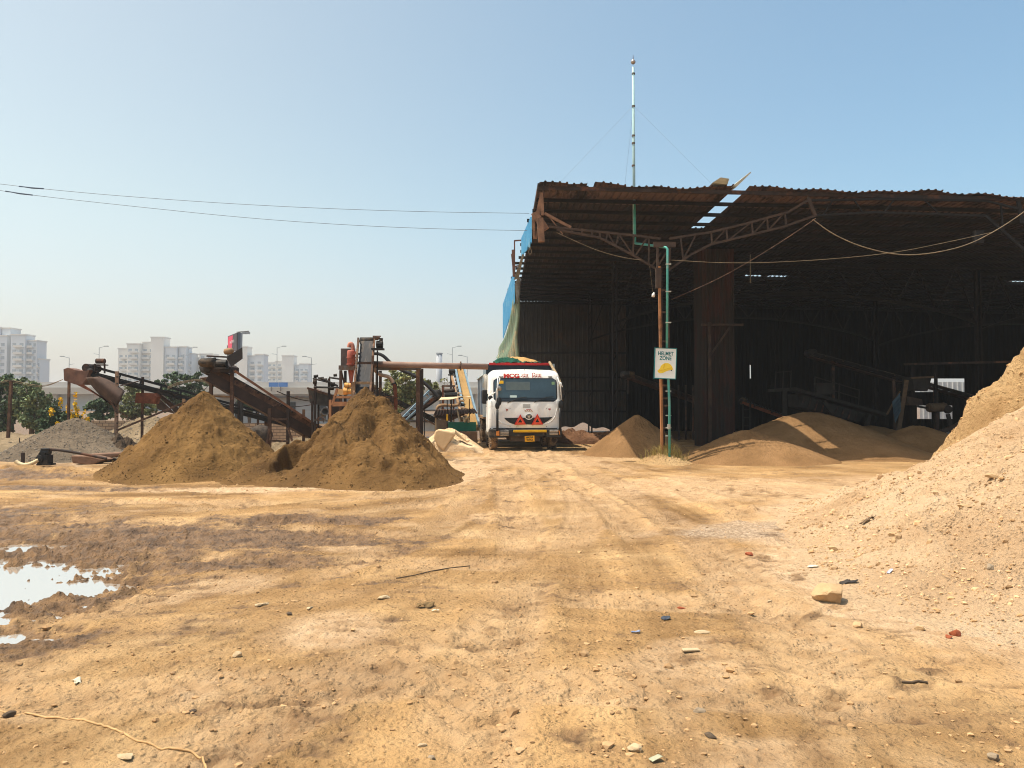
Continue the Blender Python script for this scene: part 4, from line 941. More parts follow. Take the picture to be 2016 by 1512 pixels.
# chassis, axles, wheels
ob('chassis', MB().bx(-.45,-.33,.2,8.2,.62,.95).bx(.33,.45,.2,8.2,.62,.95).bx(-.8,.8,.75,1.0,.42,.62).bx(-.5,.5,.1,1.9,.32,.62), mat('dusty_chassis', S(104,88,72), S(70,60,52), 4, .85), truck)
def wheel(x, y, s, w=.28, R=.51, name='wheel'):
    t = MB(); t.lathe((x-s*w/2 if s > 0 else x+w/2, y, R), (s,0,0), [(0,.30),(.01,.44),(.05,R-.012),(.08,R),(w-.08,R),(w-.05,R-.012),(w-.01,.44),(w,.30)], 36)
    tr_ = MB(); ax = x
    rb = t
    for k in range(36):
        a = 2*math.pi*k/36; c = Vector((x, y+math.sin(a)*R, R+math.cos(a)*R)); M_ = Matrix.Rotation(-a, 3, 'X')
        for sx in (-1, 1): rb.box(c+Vector((sx*w*.36,0,0)), (w*.24,.035,.03), M_)
    o = ob(name, t, rubber, truck)
    r = MB(); xs_ = x+s*w*.5; r.lathe((xs_+s*.004, y, R), (-s,0,0), [(0,.30),(.02,.29),(.10,.22),(.12,.14),(.03,.13),(-.02,.10),(-.03,.03)], 24); ob('rim', r, mat('dusty_rim', S(160,150,138), S(110,98,86), 7, .7) if 'dusty_rim' not in bpy.data.materials else bpy.data.materials['dusty_rim'], o, smooth=True)
for y, w in ((.95,.28),(2.75,.28)):
    for s in (-1, 1): wheel(s*1.04, y, s, w)
for y in (6.0, 7.35):
    for s in (-1, 1): wheel(s*1.08, y, s, .28); wheel(s*.76, y, s, .26)
for y in (.95,2.75,6.0,7.35): ob('axle', MB().tube([(-.9,y,.51),(.9,y,.51)], .08, 8), rubber, truck)
for s in (-1,1):
    a = MB(); P = []
    for k in range(13):
        t_ = math.pi*(k/12); P.append((s*1.2, .95-math.cos(t_)*.62, .50+math.sin(t_)*.62))
    for i in range(12): a.bar(P[i], P[i+1], .30, .02, up=(0,0,1)) if False else a.prism([P[i],P[i+1],(P[i+1][0]-s*.3,P[i+1][1],P[i+1][2]),(P[i][0]-s*.3,P[i][1],P[i][2])], (0,0,.015))
    ob('mudguard', a, white, truck)
# tub
TB0, TB1 = 2.15, 8.4; hwT = 1.24
tub = MB(); zb, zt = 1.12, 3.02
tub.prism([(-hwT,TB0,zb),(-hwT,TB1,zb),(-hwT,TB1,zt-.28),(-hwT,TB0+.3,zt-.28),(-hwT,TB0,zt)], (.05,0,0)); tub.prism([(hwT-.05,TB0,zb),(hwT-.05,TB1,zb),(hwT-.05,TB1,zt-.28),(hwT-.05,TB0+.3,zt-.28),(hwT-.05,TB0,zt)], (.05,0,0))
tub.bx(-hwT+.052,hwT-.052,TB0+.002,TB1,zb-.05,zb+.03); tub.bx(-hwT+.052,hwT-.052,TB1-.06,TB1-.002,zb+.032,zt-.2)
tubo = ob('tub', tub, bluet, truck)
ob('tub_front', MB().bx(-hwT-.02,hwT+.02,TB0-.07,TB0-.004,zb,zt+.04), navy, tubo)
ob('front_rail', MB().bx(-hwT+.12,hwT-.05,TB0-.16,TB0-.05,zt+.0,zt+.09), redp, tubo, bevel=.012)
for k in range(5):
    y = TB0+.9+k*(TB1-TB0-1.0)/4
    for s in (-1,1): ob('rib', MB().bx(s*(hwT+.016)-.015,s*(hwT+.016)+.02,y-.08,y+.08,zb+.03,zt-.34), bluel, tubo)
for s in (-1,1):
    ob('top_rail', MB().bx(s*(hwT+.02)-.06,s*(hwT+.02)+.03,TB0+.25,TB1,zt-.34,zt-.25), bluel, tubo)
    ob('bottom_rail', MB().bx(s*(hwT+.03)-.06,s*(hwT+.03)+.06,TB0+.02,TB1,zb-.07,zb+.03), sandst, tubo)
    ob('corner_post', MB().bx(s*(hwT+.03)-.07,s*(hwT+.03)+.04,TB0-.10,TB0+.06,zb,zt+.06), bluel, tubo)
# sand load + net (each its own thing, following the truck's place)
TM = Matrix.Translation(truck.location) @ Matrix.Rotation(R_(5.0), 4, 'Z')
P = np.zeros((60,30,3))
for i in range(60):
    for j in range(30):
        u, v = i/59, j/29; x = (v*2-1)*(hwT-.06); y = TB0+.02+u*(TB1-TB0-.1)
        h = 2.80+.56*(1-abs(v*2-1)**2.4)*min(1,(u*9+.45))*min(1,(1-u)*5+.2)
        P[i,j] = TM @ Vector((x,y,h))
P[:,:,2] += .05*fbm(P[:,:,0]*3, P[:,:,1]*3, 4, 2.0)
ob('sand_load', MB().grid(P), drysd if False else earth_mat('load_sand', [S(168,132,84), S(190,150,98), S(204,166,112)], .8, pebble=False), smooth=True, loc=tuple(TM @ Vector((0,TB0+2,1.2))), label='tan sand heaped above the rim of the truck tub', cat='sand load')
gn = MB(); P = np.zeros((40,24,3)); 
for i in range(40):
    for j in range(24):
        u, v = i/39, j/23; x = -.95+u*1.75; y = TB0-.14+v*.55
        b_ = .17*max(0,1-((u-.30)/.32)**2)+.03; q = math.sin(v*math.pi)
        P[i,j] = (x, y-.05*math.sin(u*20), zt+.10+b_*q)
n_ = fbm(P[:,:,0]*7, P[:,:,1]*7, 4, 5.0); P[:,:,2] += .09*n_; P[:,:,1] += .05*n_
gn.grid(np.array([[TM @ Vector(P[i,j]) for j in range(24)] for i in range(40)]))
ob('cover_net', gn, mat('dark_green_net', S(18,92,72), S(8,52,44), 14, .9, 0, .02, 40), smooth=True, loc=tuple(TM @ Vector((0,TB0,3.1))), label='bunched dark green net lying on the front edge of the truck tub', cat='net')

# ---------------------------------------------------------------- plant: helpers with image-plane outlines given real depth
def plate(pts, d, th=.03, dd=None):
    """thick plate through photo points at depth d (or per-point depths)"""
    return [at(p[0], p[1], p[2] if len(p) > 2 else d) for p in pts], Vector((0, th, 0))
def pplate(mb_, pts, d, th=.03): a, e = plate(pts, d, th); mb_.prism(a, e); return mb_
def gz(x, y): return float(ground_z(np.array([x]), np.array([y]), False)[0])
def leg(parent, px, ytop, d, w=.08, m=None, name='leg', tilt=0):
    a = at(px, ytop, d); return ob(name, MB().bar((a.x+tilt, a.y, -.1), a, w, w*.8), m or rust, parent)
def conveyor(name, label, lo, hi, dlo, dhi, width, group=None, railh=.12, drop=.28, m_rail=rust, m_belt=belt, legs=(), roll=.16, idl=7, gap=True, cat='conveyor', handrail=False, yaw=0.0):
    a, b = at(*lo, dlo), at(*hi, dhi); ax = (b-a).normalized(); side = Vector((-ax.y, ax.x, 0)).normalized(); L = (b-a).length
    if side.y < 0: side = -side
    up = ax.cross(side); up = up if up.z > 0 else -up
    t = thing(name, label, cat, (a.x, a.y, 0), group)
    for k, s in enumerate((0, width)):
        ob('side_rail', MB().bar(a+side*s-up*railh/2, b+side*s-up*railh/2, .05, railh, up=up), m_rail, t)
    ob('belt', MB().bar(a+side*width/2+up*.03, b+side*width/2+up*.03, width-.06, .03, up=up), m_belt, t)
    if drop: ob('return_belt', MB().bar(a+side*width/2-up*drop, b+side*width/2-up*drop*.9, width-.05, .02, up=up), beltbr, t)
    if drop > .3: ob('side_plate', MB().bar(a-side*.03-up*(railh+drop)*.55, b-side*.03-up*(railh+drop)*.55, .02, drop*.75, up=up), mat('belly_plate', S(76,60,52), S(54,45,41), 3, .85) if 'belly_plate' not in bpy.data.materials else bpy.data.materials['belly_plate'], t)
    ob('head_roller', MB().tube([b-side*.02, b+side*(width+.02)], roll, 14), m_belt, t, smooth=True)
    ob('tail_roller', MB().tube([a-side*.02-up*.1, a+side*(width+.02)-up*.1], roll*.9, 14), m_belt, t, smooth=True)
    for k in range(idl):
        p = a.lerp(b, (k+.7)/(idl+.4)); ob('idler', MB().bar(p-side*.06-up*.02, p+side*(width+.06)-up*.02, .06, .06, up=up), rustdk, t)
    return t, a, b, ax, side, up
# A: long open-frame conveyor on the left, chute and curved plate
cA, a, b, ax, sd, up = conveyor('conveyor', 'long open frame conveyor rising to the rusty chute and big curved plate', (600,842), (178,733), 27, 24, .6, 'conveyors in the yard', drop=.0, m_rail=dkiron, roll=.13)
ob('upper_rail', MB().bar(b+up*.20, a+up*.14, .04, .06, up=up), dkiron, cA); ob('upper_rail', MB().bar(b+up*.20+sd*.6, a+up*.14+sd*.6, .04, .06, up=up), dkiron, cA)
for k in range(11):
    p = b.lerp(a, .03+k*.09); ob('upright', MB().bar(p, p+up*.20, .05), dkiron, cA)
ob('lower_chord', MB().bar(at(207,747,24.2), at(352,774,25), .05), dkiron, cA); ob('lower_chord', MB().bar(at(420,790,25.3), at(560,832,26.6), .05), dkiron, cA)
q = MB(); pplate(q, [(125,727),(133,724),(150,729),(166,731),(176,728),(170,745),(162,757),(148,757),(126,749)], 23.8, .5); ob('chute', q, mat('brown_rust_plate', S(128,92,76), S(96,70,60), 4, .8, 0, .004, 30), cA)
P = np.zeros((12,12,3)); A_, B_, C_, D2 = (168,744),(196,741),(246,770),(228,803)
for i in range(12):
    for j in range(12):
        u, v = i/11, j/11
        l = (A_[0]+(154-A_[0])*0+(D2[0]-A_[0])*u, A_[1]+(D2[1]-A_[1])*u+6*math.sin(math.pi*u)); r = (B_[0]+(C_[0]-B_[0])*u, B_[1]+(C_[1]-B_[1])*u-4*math.sin(math.pi*u))
        P[i,j] = at(l[0]+(r[0]-l[0])*v, l[1]+(r[1]-l[1])*v, 23.6-.25*math.sin(math.pi*v))
o_ = ob('deflector_sheet', MB().grid(P), beltbr, cA, smooth=True); sm_ = o_.modifiers.new('thick', 'SOLIDIFY'); sm_.thickness = .03
q = MB(); pplate(q, [(150,757),(163,757),(205,786),(230,806),(226,800),(180,772)], 23.55, .06); ob('chute_lip', q, rustred, cA)
hub = at(169, 724, 24); ob('head_guard', MB().tube([hub, hub+Vector((0,.7,0))], .13, 14), rustdk, cA)
q = MB(); c = at(198,711,24); q.tube([c-Vector((.13,0,0)), c+Vector((.13,0,0))], .085, 10); q.box(c-Vector((0,0,.12)), (.34,.3,.03)); q.bar(at(187,716,24), at(187,733,24), .04); q.bar(at(206,716,24), at(206,735,24), .04); ob('motor', q, rustdk, cA)
leg(cA, 136, 752, 24, .07, rust); 
lg = leg(cA, 230.5, 731, 23.6, .09, mat('pale_perforated_post', S(158,128,104), S(126,96,78), 4, .8))
for y in range(742, 862, 13): ob('bolt_hole', MB().box(at(230.5,y,23.55), (.03,.02,.04)), blackp, lg)
leg(cA, 281, 742, 25, .07, rust); leg(cA, 362, 785, 25, .08, sandst); leg(cA, 470, 772, 26, .07, rustdk); leg(cA, 476, 770, 25.6, .09, dkiron)
for x, y in ((508,812),(523,808),(527,812),(600,846)): leg(cA, x, y, 27, .07, rust)
ob('brace', MB().bar(at(231,847,23.4), at(415,771,24.6), .06), rust, cA); ob('brace', MB().bar(at(193,741,23.5), at(231,814,23.5), .05), rust, cA); ob('brace', MB().bar(at(232,808,23.7), at(258,826,24), .03), rust, cA)
ob('brace', MB().bar(at(236,760,24), at(282,748,25), .03), rust, cA)
q = MB(); pplate(q, [(268,773),(303,774),(307,781),(303,795),(265,793)], 24.6, .35); ob('spill_box', q, rustred, cA)
q = MB(); pplate(q, [(308,776),(314,774),(352,805),(345,812)], 25.5, .08); pplate(q, [(303,778),(307,778),(345,815),(310,806)], 25.7, .05); ob('feed_chute', q, beltbr, cA)
# B: raised belt conveyor pointing at the camera left of centre
cB, a, b, ax, sd, up = conveyor('conveyor', 'rusty belt conveyor with drum head and tilted plate above the pointed sand pile', (632,842), (420,722), 22.2, 20.4, .75, 'conveyors in the yard', railh=.16, drop=.36, m_rail=rust, roll=.17, idl=9)
dr = at(392, 714, 20.2); d2 = at(421, 711, 20.2)
ob('head_drum', MB().lathe(dr, (1,0,-.0), [(-.02,.03),(0,.07),(.06,.115),(.40,.13),(.42,.05)], 16), belt, cB, smooth=True)
q = MB(); P = [(390,716),(396,722),(420,731),(455,728),(470,735),(500,757),(560,795),(620,838),(612,848),(560,815),(500,775),(455,748),(420,735)]
pplate(q, [(390,715),(400,708),(425,706),(452,722),(452,733),(420,733)], 20.35, .7); ob('head_frame', q, rustdk, cB)
q = MB(); c = at(436,716,20.1); q.tube([c-Vector((.12,0,0)),c+Vector((.14,0,0))], .10, 12); q.box(c-Vector((.0,0,.12)), (.3,.25,.04)); q.tube([at(423,704,20.1), at(423,722,20.1)], .03, 6); q.tube([at(446,712,20.1), at(448,724,20.1)], .03, 6); ob('motor', q, dkiron, cB)
ob('belt_guard', MB().bar(at(408,701,20.2), at(446,703,20.2), .10, .04), rustdk, cB)
q = MB(); pplate(q, [(445,703),(476.5,684),(477,706),(455,722)], 20.05, .03); ob('tilted_plate', q, mat('dark_slate_plate', S(58,52,50), S(42,39,39), 3, .7), cB)
leg(cB, 416, 735, 20.6, .085); leg(cB, 457, 728, 20.6, .09); leg(cB, 531, 804, 21, .09); leg(cB, 567.5, 770, 21.4, .08, rustdk); leg(cB, 598, 806, 22, .07)
for p0, p1 in (((417,780),(458,781)),((531,826),(566,825)),((531,867),(567,869)),((524,881),(530,846)),((567,842),(575,868))): ob('brace', MB().bar(at(*p0,20.8), at(*p1,20.8), .05), sandst if p0[1] in (780,) else rust, cB)
ob('rail_lip', MB().bar(at(462,730,20.3), at(630,842,22), .03, .06), mat('pale_rust_edge', S(158,112,84), S(116,78,60), 6, .8), cB)
sb = ob('sack', MB().lathe(at(450,693,20.25)-Vector((.13,0,0)), (1,0,.15), [(0,.02),(.03,.075),(.12,.09),(.22,.08),(.27,.03)], 12), sandst, smooth=True, loc=tuple(at(450,697,20.2)), label='pale sandbag lying on top of the conveyor head beside the tilted plate', cat='sandbag')
for p0, p1, s in (((418,752),(455,777),.06),((420,758),(640,790),.35),((545,770),(650,789),.12)):
    wire('cable', sag(at(*p0,21), at(*p1,22.5), s), .013, rustdk, {.06:'slack cable under the drum head of the raised conveyor', .35:'long dark cable sagging from the conveyor legs to the hopper', .12:'short dark cable drooping into the left side of the hopper'}[s], group=None)
# C: steep elevator conveyor above the wide pile
cC = thing('elevator_conveyor', 'steep dark belt elevator standing over the wide sand pile', 'conveyor', at(715,900,20))
bt, bb = (at(721,669,21.2), at(713,800,19.6)); axC = (bt-bb).normalized(); sC = Vector((1,0,0)); upC = Vector((0,-1,.2)).normalized()
ob('belt', MB().add([at(710,671,21.15), at(734,671,21.15), at(728,800,19.6), at(698,800,19.6), at(710,671,21.35), at(734,671,21.35), at(728,800,19.8), at(698,800,19.8)], [(0,1,2,3),(4,5,6,7),(0,1,5,4),(1,2,6,5),(2,3,7,6),(3,0,4,7)]), mat('bluish_belt', S(58,58,62), S(40,40,43), 2.5, .7, 0, 0, c3=S(92,80,70), c3amt=.3, stretch=(6,1,.6)), cC)
ob('head_roller', MB().tube([at(709,671,21.3), at(735,671,21.3)], .10, 14), belt, cC, smooth=True)
for y, dd in ((697,20.95),(704,20.85),(745,20.35),(712,20.8)): ob('cleat', MB().bar(at(706,y,dd-.05), at(734,y,dd-.05), .05, .05), dkiron, cC)
for p0, p1 in (((705.5,668),(695,800)),((737,668),(727,800))): ob('side_rail', MB().bar(at(*p0,21.1), at(*p1,19.5), .05, .14), rust, cC)
for k in range(14): 
    f = k/13; ob('bolt', MB().box(at(706.5-10*f, 672+110*f, 21-1.45*f-.04), (.03,.04,.04)), sandst, cC)
for y, dd, m_ in ((715,20.7,rust),(754,20.1,sandst)): ob('cross_bar', MB().bar(at(701-(y-715)*.05,y,dd-.1), at(733,y,dd-.1), .06, .07), m_, cC)
ob('inner_rail', MB().bar(at(703,690,21.1), at(701,770,20.1), .05, .1), rustdk, cC)
leg(cC, 734, 700, 20.4, .06, rust); leg(cC, 696, 752, 19.8, .09, sandst); leg(cC, 743, 690, 20.8, .035, dkiron)
q = MB(); c = at(747,678,20.6); q.tube([c-Vector((.08,0,0)),c+Vector((.09,0,0))], .10, 12); q.box(c+Vector((-.04,0,-.13)), (.32,.24,.05)); q.tube([c+Vector((.04,0,.08)), c+Vector((.05,0,.17))], .05, 8); ob('motor', q, dkiron, cC)
q = MB(); q.bar(at(734,662,20.6), at(750,662,20.6), .03, .03); q.bar(at(735,662,20.6), at(736,676,20.6), .02); q.lathe(at(742,666,20.6), (0,0,-1), [(-.03,.09),(.03,.06),(.05,.03)], 10); ob('motor_hood', q, greymt, cC)
# cyclone
cy = thing('cyclone_separator', 'faded red cyclone with a bent pink pipe on a grey steel platform', 'cyclone', at(692,765,21))
c = at(691.5,705,21.3); pinkr = mat('faded_red_paint', S(186,104,86), S(166,92,78), 3, .6, 0, 0, c3=S(150,80,62), c3amt=.25); pinkp = mat('faded_pink_paint', S(214,146,124), S(190,124,104), 3, .6)
def zz(y): return at(691.5, y, 21.3).z
ob('body', MB().lathe((c.x,c.y,0), (0,0,1), [(zz(763),.03),(zz(757),.035),(zz(731),.085),(zz(717),.10),(zz(717)+.005,.115),(zz(692),.115),(zz(690),.10)], 18), pinkr, cy, smooth=True)
for y in (704, 717): ob('flange', MB().lathe((c.x,c.y,zz(y)-.015), (0,0,1), [(0,.10),(0,.128),(.03,.128),(.03,.10)], 18), pinkr, cy)
q = MB(); q.tube(smooth_pts([at(694,692,21.3),at(695,682,21.3),at(692,676,21.3),at(688,677,21.3),at(687,684,21.3)]), .055, 10); ob('elbow_pipe', q, pinkp, cy, smooth=True)
q = MB(); pplate(q, [(697,693),(702,691),(702,697),(693,699)], 21.15, .1); ob('inlet', q, pinkr, cy)
# platform frame with beam, the long pipe and posts
pf = thing('steel_platform', 'rusty steel gantry with a long grey beam under the brown pipe', 'gantry', at(760,860,21.5))
ob('beam', MB().bar(at(669,724,21.2), at(699,725,21.2), .30, .12), greymt, pf); ob('beam', MB().bar(at(736,725,21.2), at(826,725,21.8), .30, .11), greymt, pf)
ob('back_plate', MB().bx(at(675,0,21.5).x, at(703,0,21.5).x, 21.5, 21.54, at(0,720,21.5).z, at(0,686,21.5).z), mat('weathered_brown_plate', S(110,94,88), S(86,74,70), 3, .8), pf)
for px, yt, d, w, m_ in ((671,729,21.1,.075,rust),(680,730,21.8,.07,dkiron),(823,727,21.6,.10,rust),(830,726,22.2,.10,rustdk),(742,730,22,.07,greymt),(749,730,22,.075,rustdk)): leg(pf, px, yt, d, w, m_, 'post')
ob('brace', MB().bar(at(672,731,21.2), at(679,760,21.2), .04), rustdk, pf)
ob('cross_rail', MB().bar(at(735,765,21.8), at(752,765,21.8), .05), rust, pf); ob('cross_rail', MB().bar(at(738,781,21.8), at(778,781,21.8), .04), rust, pf); ob('cross_rail', MB().bar(at(790,828,21.8), at(822,828,21.8), .05), greymt, pf)
for x in (757,762,767,772,777): ob('rail_bar', MB().bar(at(x,784,22), at(x,842,22), .025), rust, pf)
bp2 = thing('pipe', 'long brown pipe running level from the elevator to behind the truck', 'pipe', at(840,718,21.3))
ob('tube', MB().tube([at(736,717,20.95), at(960,722,21.8)], .085, 12), mat('dusty_brown_pipe', S(158,130,114), S(132,104,92), 3, .75), bp2, smooth=True)
ob('flange', MB().lathe(at(906,720.5,21.6), (1,0,0), [(0,.09),(0,.13),(.03,.13),(.03,.09)], 14), rust, bp2)
hp = thing('hose', 'pale bent hose joining a rusty standpipe beside the wide sand pile', 'hose', at(778,850,21))
ob('tube', MB().tube(smooth_pts(through([(735,722),(741,733),(752,739),(765,741),(772,748),(775,756)],21)), .052, 10), mat('pale_hose', S(190,160,136), S(160,130,108), 4, .7), hp, smooth=True)
ob('standpipe', MB().tube(smooth_pts(through([(775,756),(778,764),(779,790),(779,850)],21)), .052, 10), rustred, hp, smooth=True)
ob('collar', MB().tube(through([(775,754),(776,757)],21), .075, 12), dkiron, hp)
ob('collar', MB().tube(through([(779,782),(779,784)],21), .065, 12), rust, hp)
wire('hose', smooth_pts(through([(736,696),(745,696),(756,701),(770,716),(790,729),(815,738),(840,757),(862,781)],22.4)), .055, mat('black_hose', S(58,58,60), S(42,42,44), 4, .6), 'thick black hose looping down from the elevator behind the gantry', 'hose')
# yellow motors and stand
ym = thing('motor_set', 'yellow twin motors on a sloping stand under the cyclone', 'motor', at(680,800,20.6))
yel = mat('ochre_paint', S(232,172,92), S(206,146,74), 4, .6)
for x0_, x1_, y, r in ((679,691,759,.075),(677,692,770,.10)):
    ob('motor', MB().lathe(at(x0_,y,20.5), (1,0,0), [(0,.4*r),(0,r),(.10,r),(.10,r*.8),((x1_-x0_)/FPX*20.5,r*.8),((x1_-x0_)/FPX*20.5,.2*r)], 16), yel, ym, smooth=False)
q = MB(); pplate(q, [(664,766),(678,766),(680,778),(672,778),(660,774)], 20.6, .25); ob('housing', q, mat('cream_paint', S(224,186,136), S(206,166,116), 4, .6), ym)
for p0, p1 in (((664,765),(654,798)),((660,782),(694,782)),((657,793),(694,793)),((655,798),(690,797))): ob('stand_bar', MB().bar(at(*p0,20.4), at(*p1,20.4), .06), mat('dusty_orange', S(196,140,98), S(160,108,76), 4, .8) if 'dusty_orange' not in bpy.data.materials else bpy.data.materials['dusty_orange'], ym)
leg(ym, 650, 787, 20.4, .06, bpy.data.materials['dusty_orange']); leg(ym, 693, 780, 20.4, .05, rust)
# hopper
hop = thing('hopper', 'dark rusty steel hopper with a barrel and machinery on its rim left of the cyclone', 'hopper', at(632,860,21.5))
tank = mat('stained_tank_steel', S(82,76,70), S(54,50,47), 3, .8, 0, .004, 30, c3=S(112,80,62), c3amt=.4)
q = MB(); pplate(q, [(606,764),(656,780),(662,803),(610,794)], 21.6, 1.0); ob('bin', q, tank, hop)
q = MB(); pplate(q, [(650,800),(690,800),(690,850),(650,850)], 21.3, .8); ob('lower_bin', q, rustdk, hop)
ob('rim', MB().bar(at(605,764,21.5), at(657,780,21.5), .05, .06), rust, hop)
for x, yt in ((621,742),(615,790),(648,745)): leg(hop, x, yt, 21.4, .06, rustdk)
leg(hop, 627, 790, 21.9, .05, rustdk)
ob('barrel', MB().lathe(at(640,810,21.2), (.5,-1,.3), [(-.2,.10),(0,.115),(.02,.12),(.02,.085),(-.1,.08)], 18), greymt, hop, smooth=False)
for pts in ([(616,745),(632,749),(645,752)],[(618,762),(650,763),(668,763)],[(648,743),(668,746)],[(632,744),(665,760)]): ob('cross_bar', MB().tube(through(pts,21.3), .03, 6), dkiron, hop)
q = MB()
for x, y, w, h in ((622,741,8,6),(632,746,10,7),(640,748,8,6),(655,757,8,8),(660,739,6,6),(652,765,10,8),(620,752,6,10)):
    c = at(x,y,21.4); q.lathe(c-Vector((w/2/70,0,0)), (1,0,.1), [(0,h/240),(0,h/140),(w/70,h/140),(w/70,h/240)], 10)
ob('gear', q, dkiron, hop)
q = MB(); 
for p0, p1 in (((620,828),(631,820)),((631,820),(645,829)),((626,824),(625,832)),((636,824),(637,832)),((618,827),(644,829))): q.bar(at(*p0,20.9), at(*p1,20.9), .03)
ob('rail', q, greymt, hop)
# right-hand part of the yard behind the heap: ladder, roofs, sand conveyor
ld = thing('lattice_ladder', 'pale blue lattice ladder leaning behind the rusty gantry post', 'ladder', at(800,860,24))
bl_ = mat('faded_blue_steel', S(128,150,164), S(104,130,148), 4, .6)
for p0, p1 in (((787,828),(846,768)),((797,829),(850,780))): ob('stile', MB().bar(at(*p0,24), at(*p1,24.6), .05), bl_, ld)
for k in range(9):
    f = k/8.5; ob('rung', MB().bar(at(788+57*f, 827-58*f, 24.05), at(798+53*f*1.0, 828-(47)*f-6*(k%2), 24.05), .03), bl_, ld)
cE, a, b, ax, sd, up = conveyor('conveyor', 'dark incline conveyor seen between the blue ladder and the gantry posts', (760,845), (862,776), 25, 26, .6, 'conveyors in the yard', drop=.2, m_rail=rustdk, idl=4)
cF, a, b, ax, sd, up = conveyor('conveyor', 'low dark conveyor sloping down behind the wide sand pile towards the shelters', (900,845), (735,765), 30, 29, .6, 'conveyors in the yard', drop=.2, m_rail=dkiron, idl=5)
cD = thing('conveyor', 'steep belt conveyor carrying a strip of tan sand beside the truck tub', 'conveyor', at(930,850,29.5), 'conveyors in the yard')
tl, tr_, bl2, br = at(896,726,34), at(913,726,34), at(919,842,29), at(944,842,29)
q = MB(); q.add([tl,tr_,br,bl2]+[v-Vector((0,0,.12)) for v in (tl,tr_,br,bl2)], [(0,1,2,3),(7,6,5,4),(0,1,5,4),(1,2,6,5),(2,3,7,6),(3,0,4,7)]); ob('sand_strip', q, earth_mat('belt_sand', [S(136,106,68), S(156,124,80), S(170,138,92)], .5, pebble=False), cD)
for p0, p1, w in ((tl,bl2,.09),(tr_,br,.07)): ob('side_rail', MB().bar(p0+Vector((0,0,.06)), p1+Vector((0,0,.06)), w, .12), bl_, cD)
ob('lower_rail', MB().bar(at(888,735,33.8), at(910,828,29), .08, .10), sandst, cD)
for k in range(13):
    f = k/12.5; ob('idler', MB().lathe(at(893+19*f, 733+88*f, 33.6-4.4*f), (1,0,-.2), [(0,.03),(.0,.07),(.16,.07),(.16,.03)], 8), dkiron if k % 2 else sandst, cD)
q = MB(); c = at(884,731,33.5); q.tube([c,c+Vector((.25,0,0))], .12, 10); q.box(c+Vector((.12,0,-.16)), (.3,.2,.06)); ob('motor', q, dkiron, cD); ob('cross_bar', MB().bar(at(898,750,33), at(917,750,33), .05), rust, cD)
leg(cD, 888, 736, 33.5, .08, rustdk); leg(cD, 917, 735, 34, .09, dkiron)
fr2 = thing('machine_frame', 'rusty table frame with dark rollers left of the sand conveyor', 'frame', at(885,830,30))
for x in (872, 893): leg(fr2, x, 759, 30.5, .07, rustred)
ob('top_bar', MB().bar(at(870,760,30.5), at(896,760,30.5), .07), rust, fr2); ob('roller', MB().tube([at(876,778,30.4), at(900,777,30.4)], .12, 10), dkiron, fr2); ob('roller', MB().tube([at(874,770,30.4), at(896,768,30.4)], .07, 10), rustdk, fr2); ob('sag_hose', MB().tube(smooth_pts(through([(860,806),(862,800),(870,797),(900,799),(905,792)],30.2)), .06, 8), sandst, fr2)
sh1 = thing('canopy', 'thin sagging pale sheet canopy on black poles left of the truck', 'canopy', at(885,850,28))
P = np.zeros((20,8,3))
for i in range(20):
    for j in range(8):
        u, v = i/19, j/7; P[i,j] = at(832+u*96, 784-4.5*u+ (3.2*math.sin(u*7)+2*math.sin(u*13))*(1-v)*.8 + (1-v)*5*math.sin(u*3.14), 27.5+v*1.6)
o_ = ob('sheet', MB().grid(P), mat('dusty_pale_sheet', S(214,190,152), S(190,166,130), 3, .8), sh1, smooth=True); sm_ = o_.modifiers.new('thick','SOLIDIFY'); sm_.thickness = .02
for x, d in ((880.5,28),(889,28.3),(836,28.5),(924,28.8)): leg(sh1, x, 785, d, .035, blackp if x < 900 else rustdk, 'pole')
ob('pole_wrap', MB().tube([at(880.5,815,27.95), at(880.5,828,27.95)], .032, 8), yellow, sh1)
sh2 = thing('lean_to', 'brown corrugated lean-to roof over a green panel beside the truck', 'shelter', at(895,850,29))
def corrpan(pts, d, dd, n=14):
    m_ = MB(); P = np.zeros((n*4+1, 2, 3))
    for i in range(n*4+1):
        f = i/(n*4); a0 = Vector(pts[0]).lerp(Vector(pts[1]), f); a1 = Vector(pts[3]).lerp(Vector(pts[2]), f)
        o = .02*math.sin(i*math.pi/2)
        P[i,0] = at(a0.x, a0.y, d+dd)+Vector((0,0,o)); P[i,1] = at(a1.x, a1.y, d)+Vector((0,0,o))
    return m_.grid(P)
brc = mat('brown_corrugated', S(110,80,60), S(84,60,48), 3, .8, 0, 0, c3=S(150,120,90), c3amt=.25)
o_ = ob('roof_sheet', corrpan([(858,806),(934,804),(940,813),(853,818)], 28.4, .8), brc, sh2); o_.modifiers.new('thick','SOLIDIFY').thickness = .015
o_ = ob('roof_sheet', corrpan([(853,817),(915,815),(886,828),(856,822)], 28.3, .3), brc, sh2); o_.modifiers.new('thick','SOLIDIFY').thickness = .015
for x in (858, 893, 906): leg(sh2, x, 815, 28.8, .05, mat('pale_timber', S(190,170,140), S(160,140,112), 5, .8) if 'pale_timber' not in bpy.data.materials else bpy.data.materials['pale_timber'], 'pole', tilt=.1 if x == 906 else 0)
ob('side_wall', MB().bx(at(858,0,29).x, at(883,0,29).x, 29, 29.12, -.1, at(0,826,29).z), mat('grey_block', S(140,128,116), S(118,106,96), 5, .9, 0, .01, 20), sh2)
gp = ob('green_panel', MB().bx(at(884,0,28.2).x, at(938,0,28.2).x, 28.2, 28.26, at(0,849,28.2).z, at(0,831,28.2).z), green, loc=tuple(at(910,855,28.2)), label='bright green sheet panel standing under the brown lean-to', cat='panel')
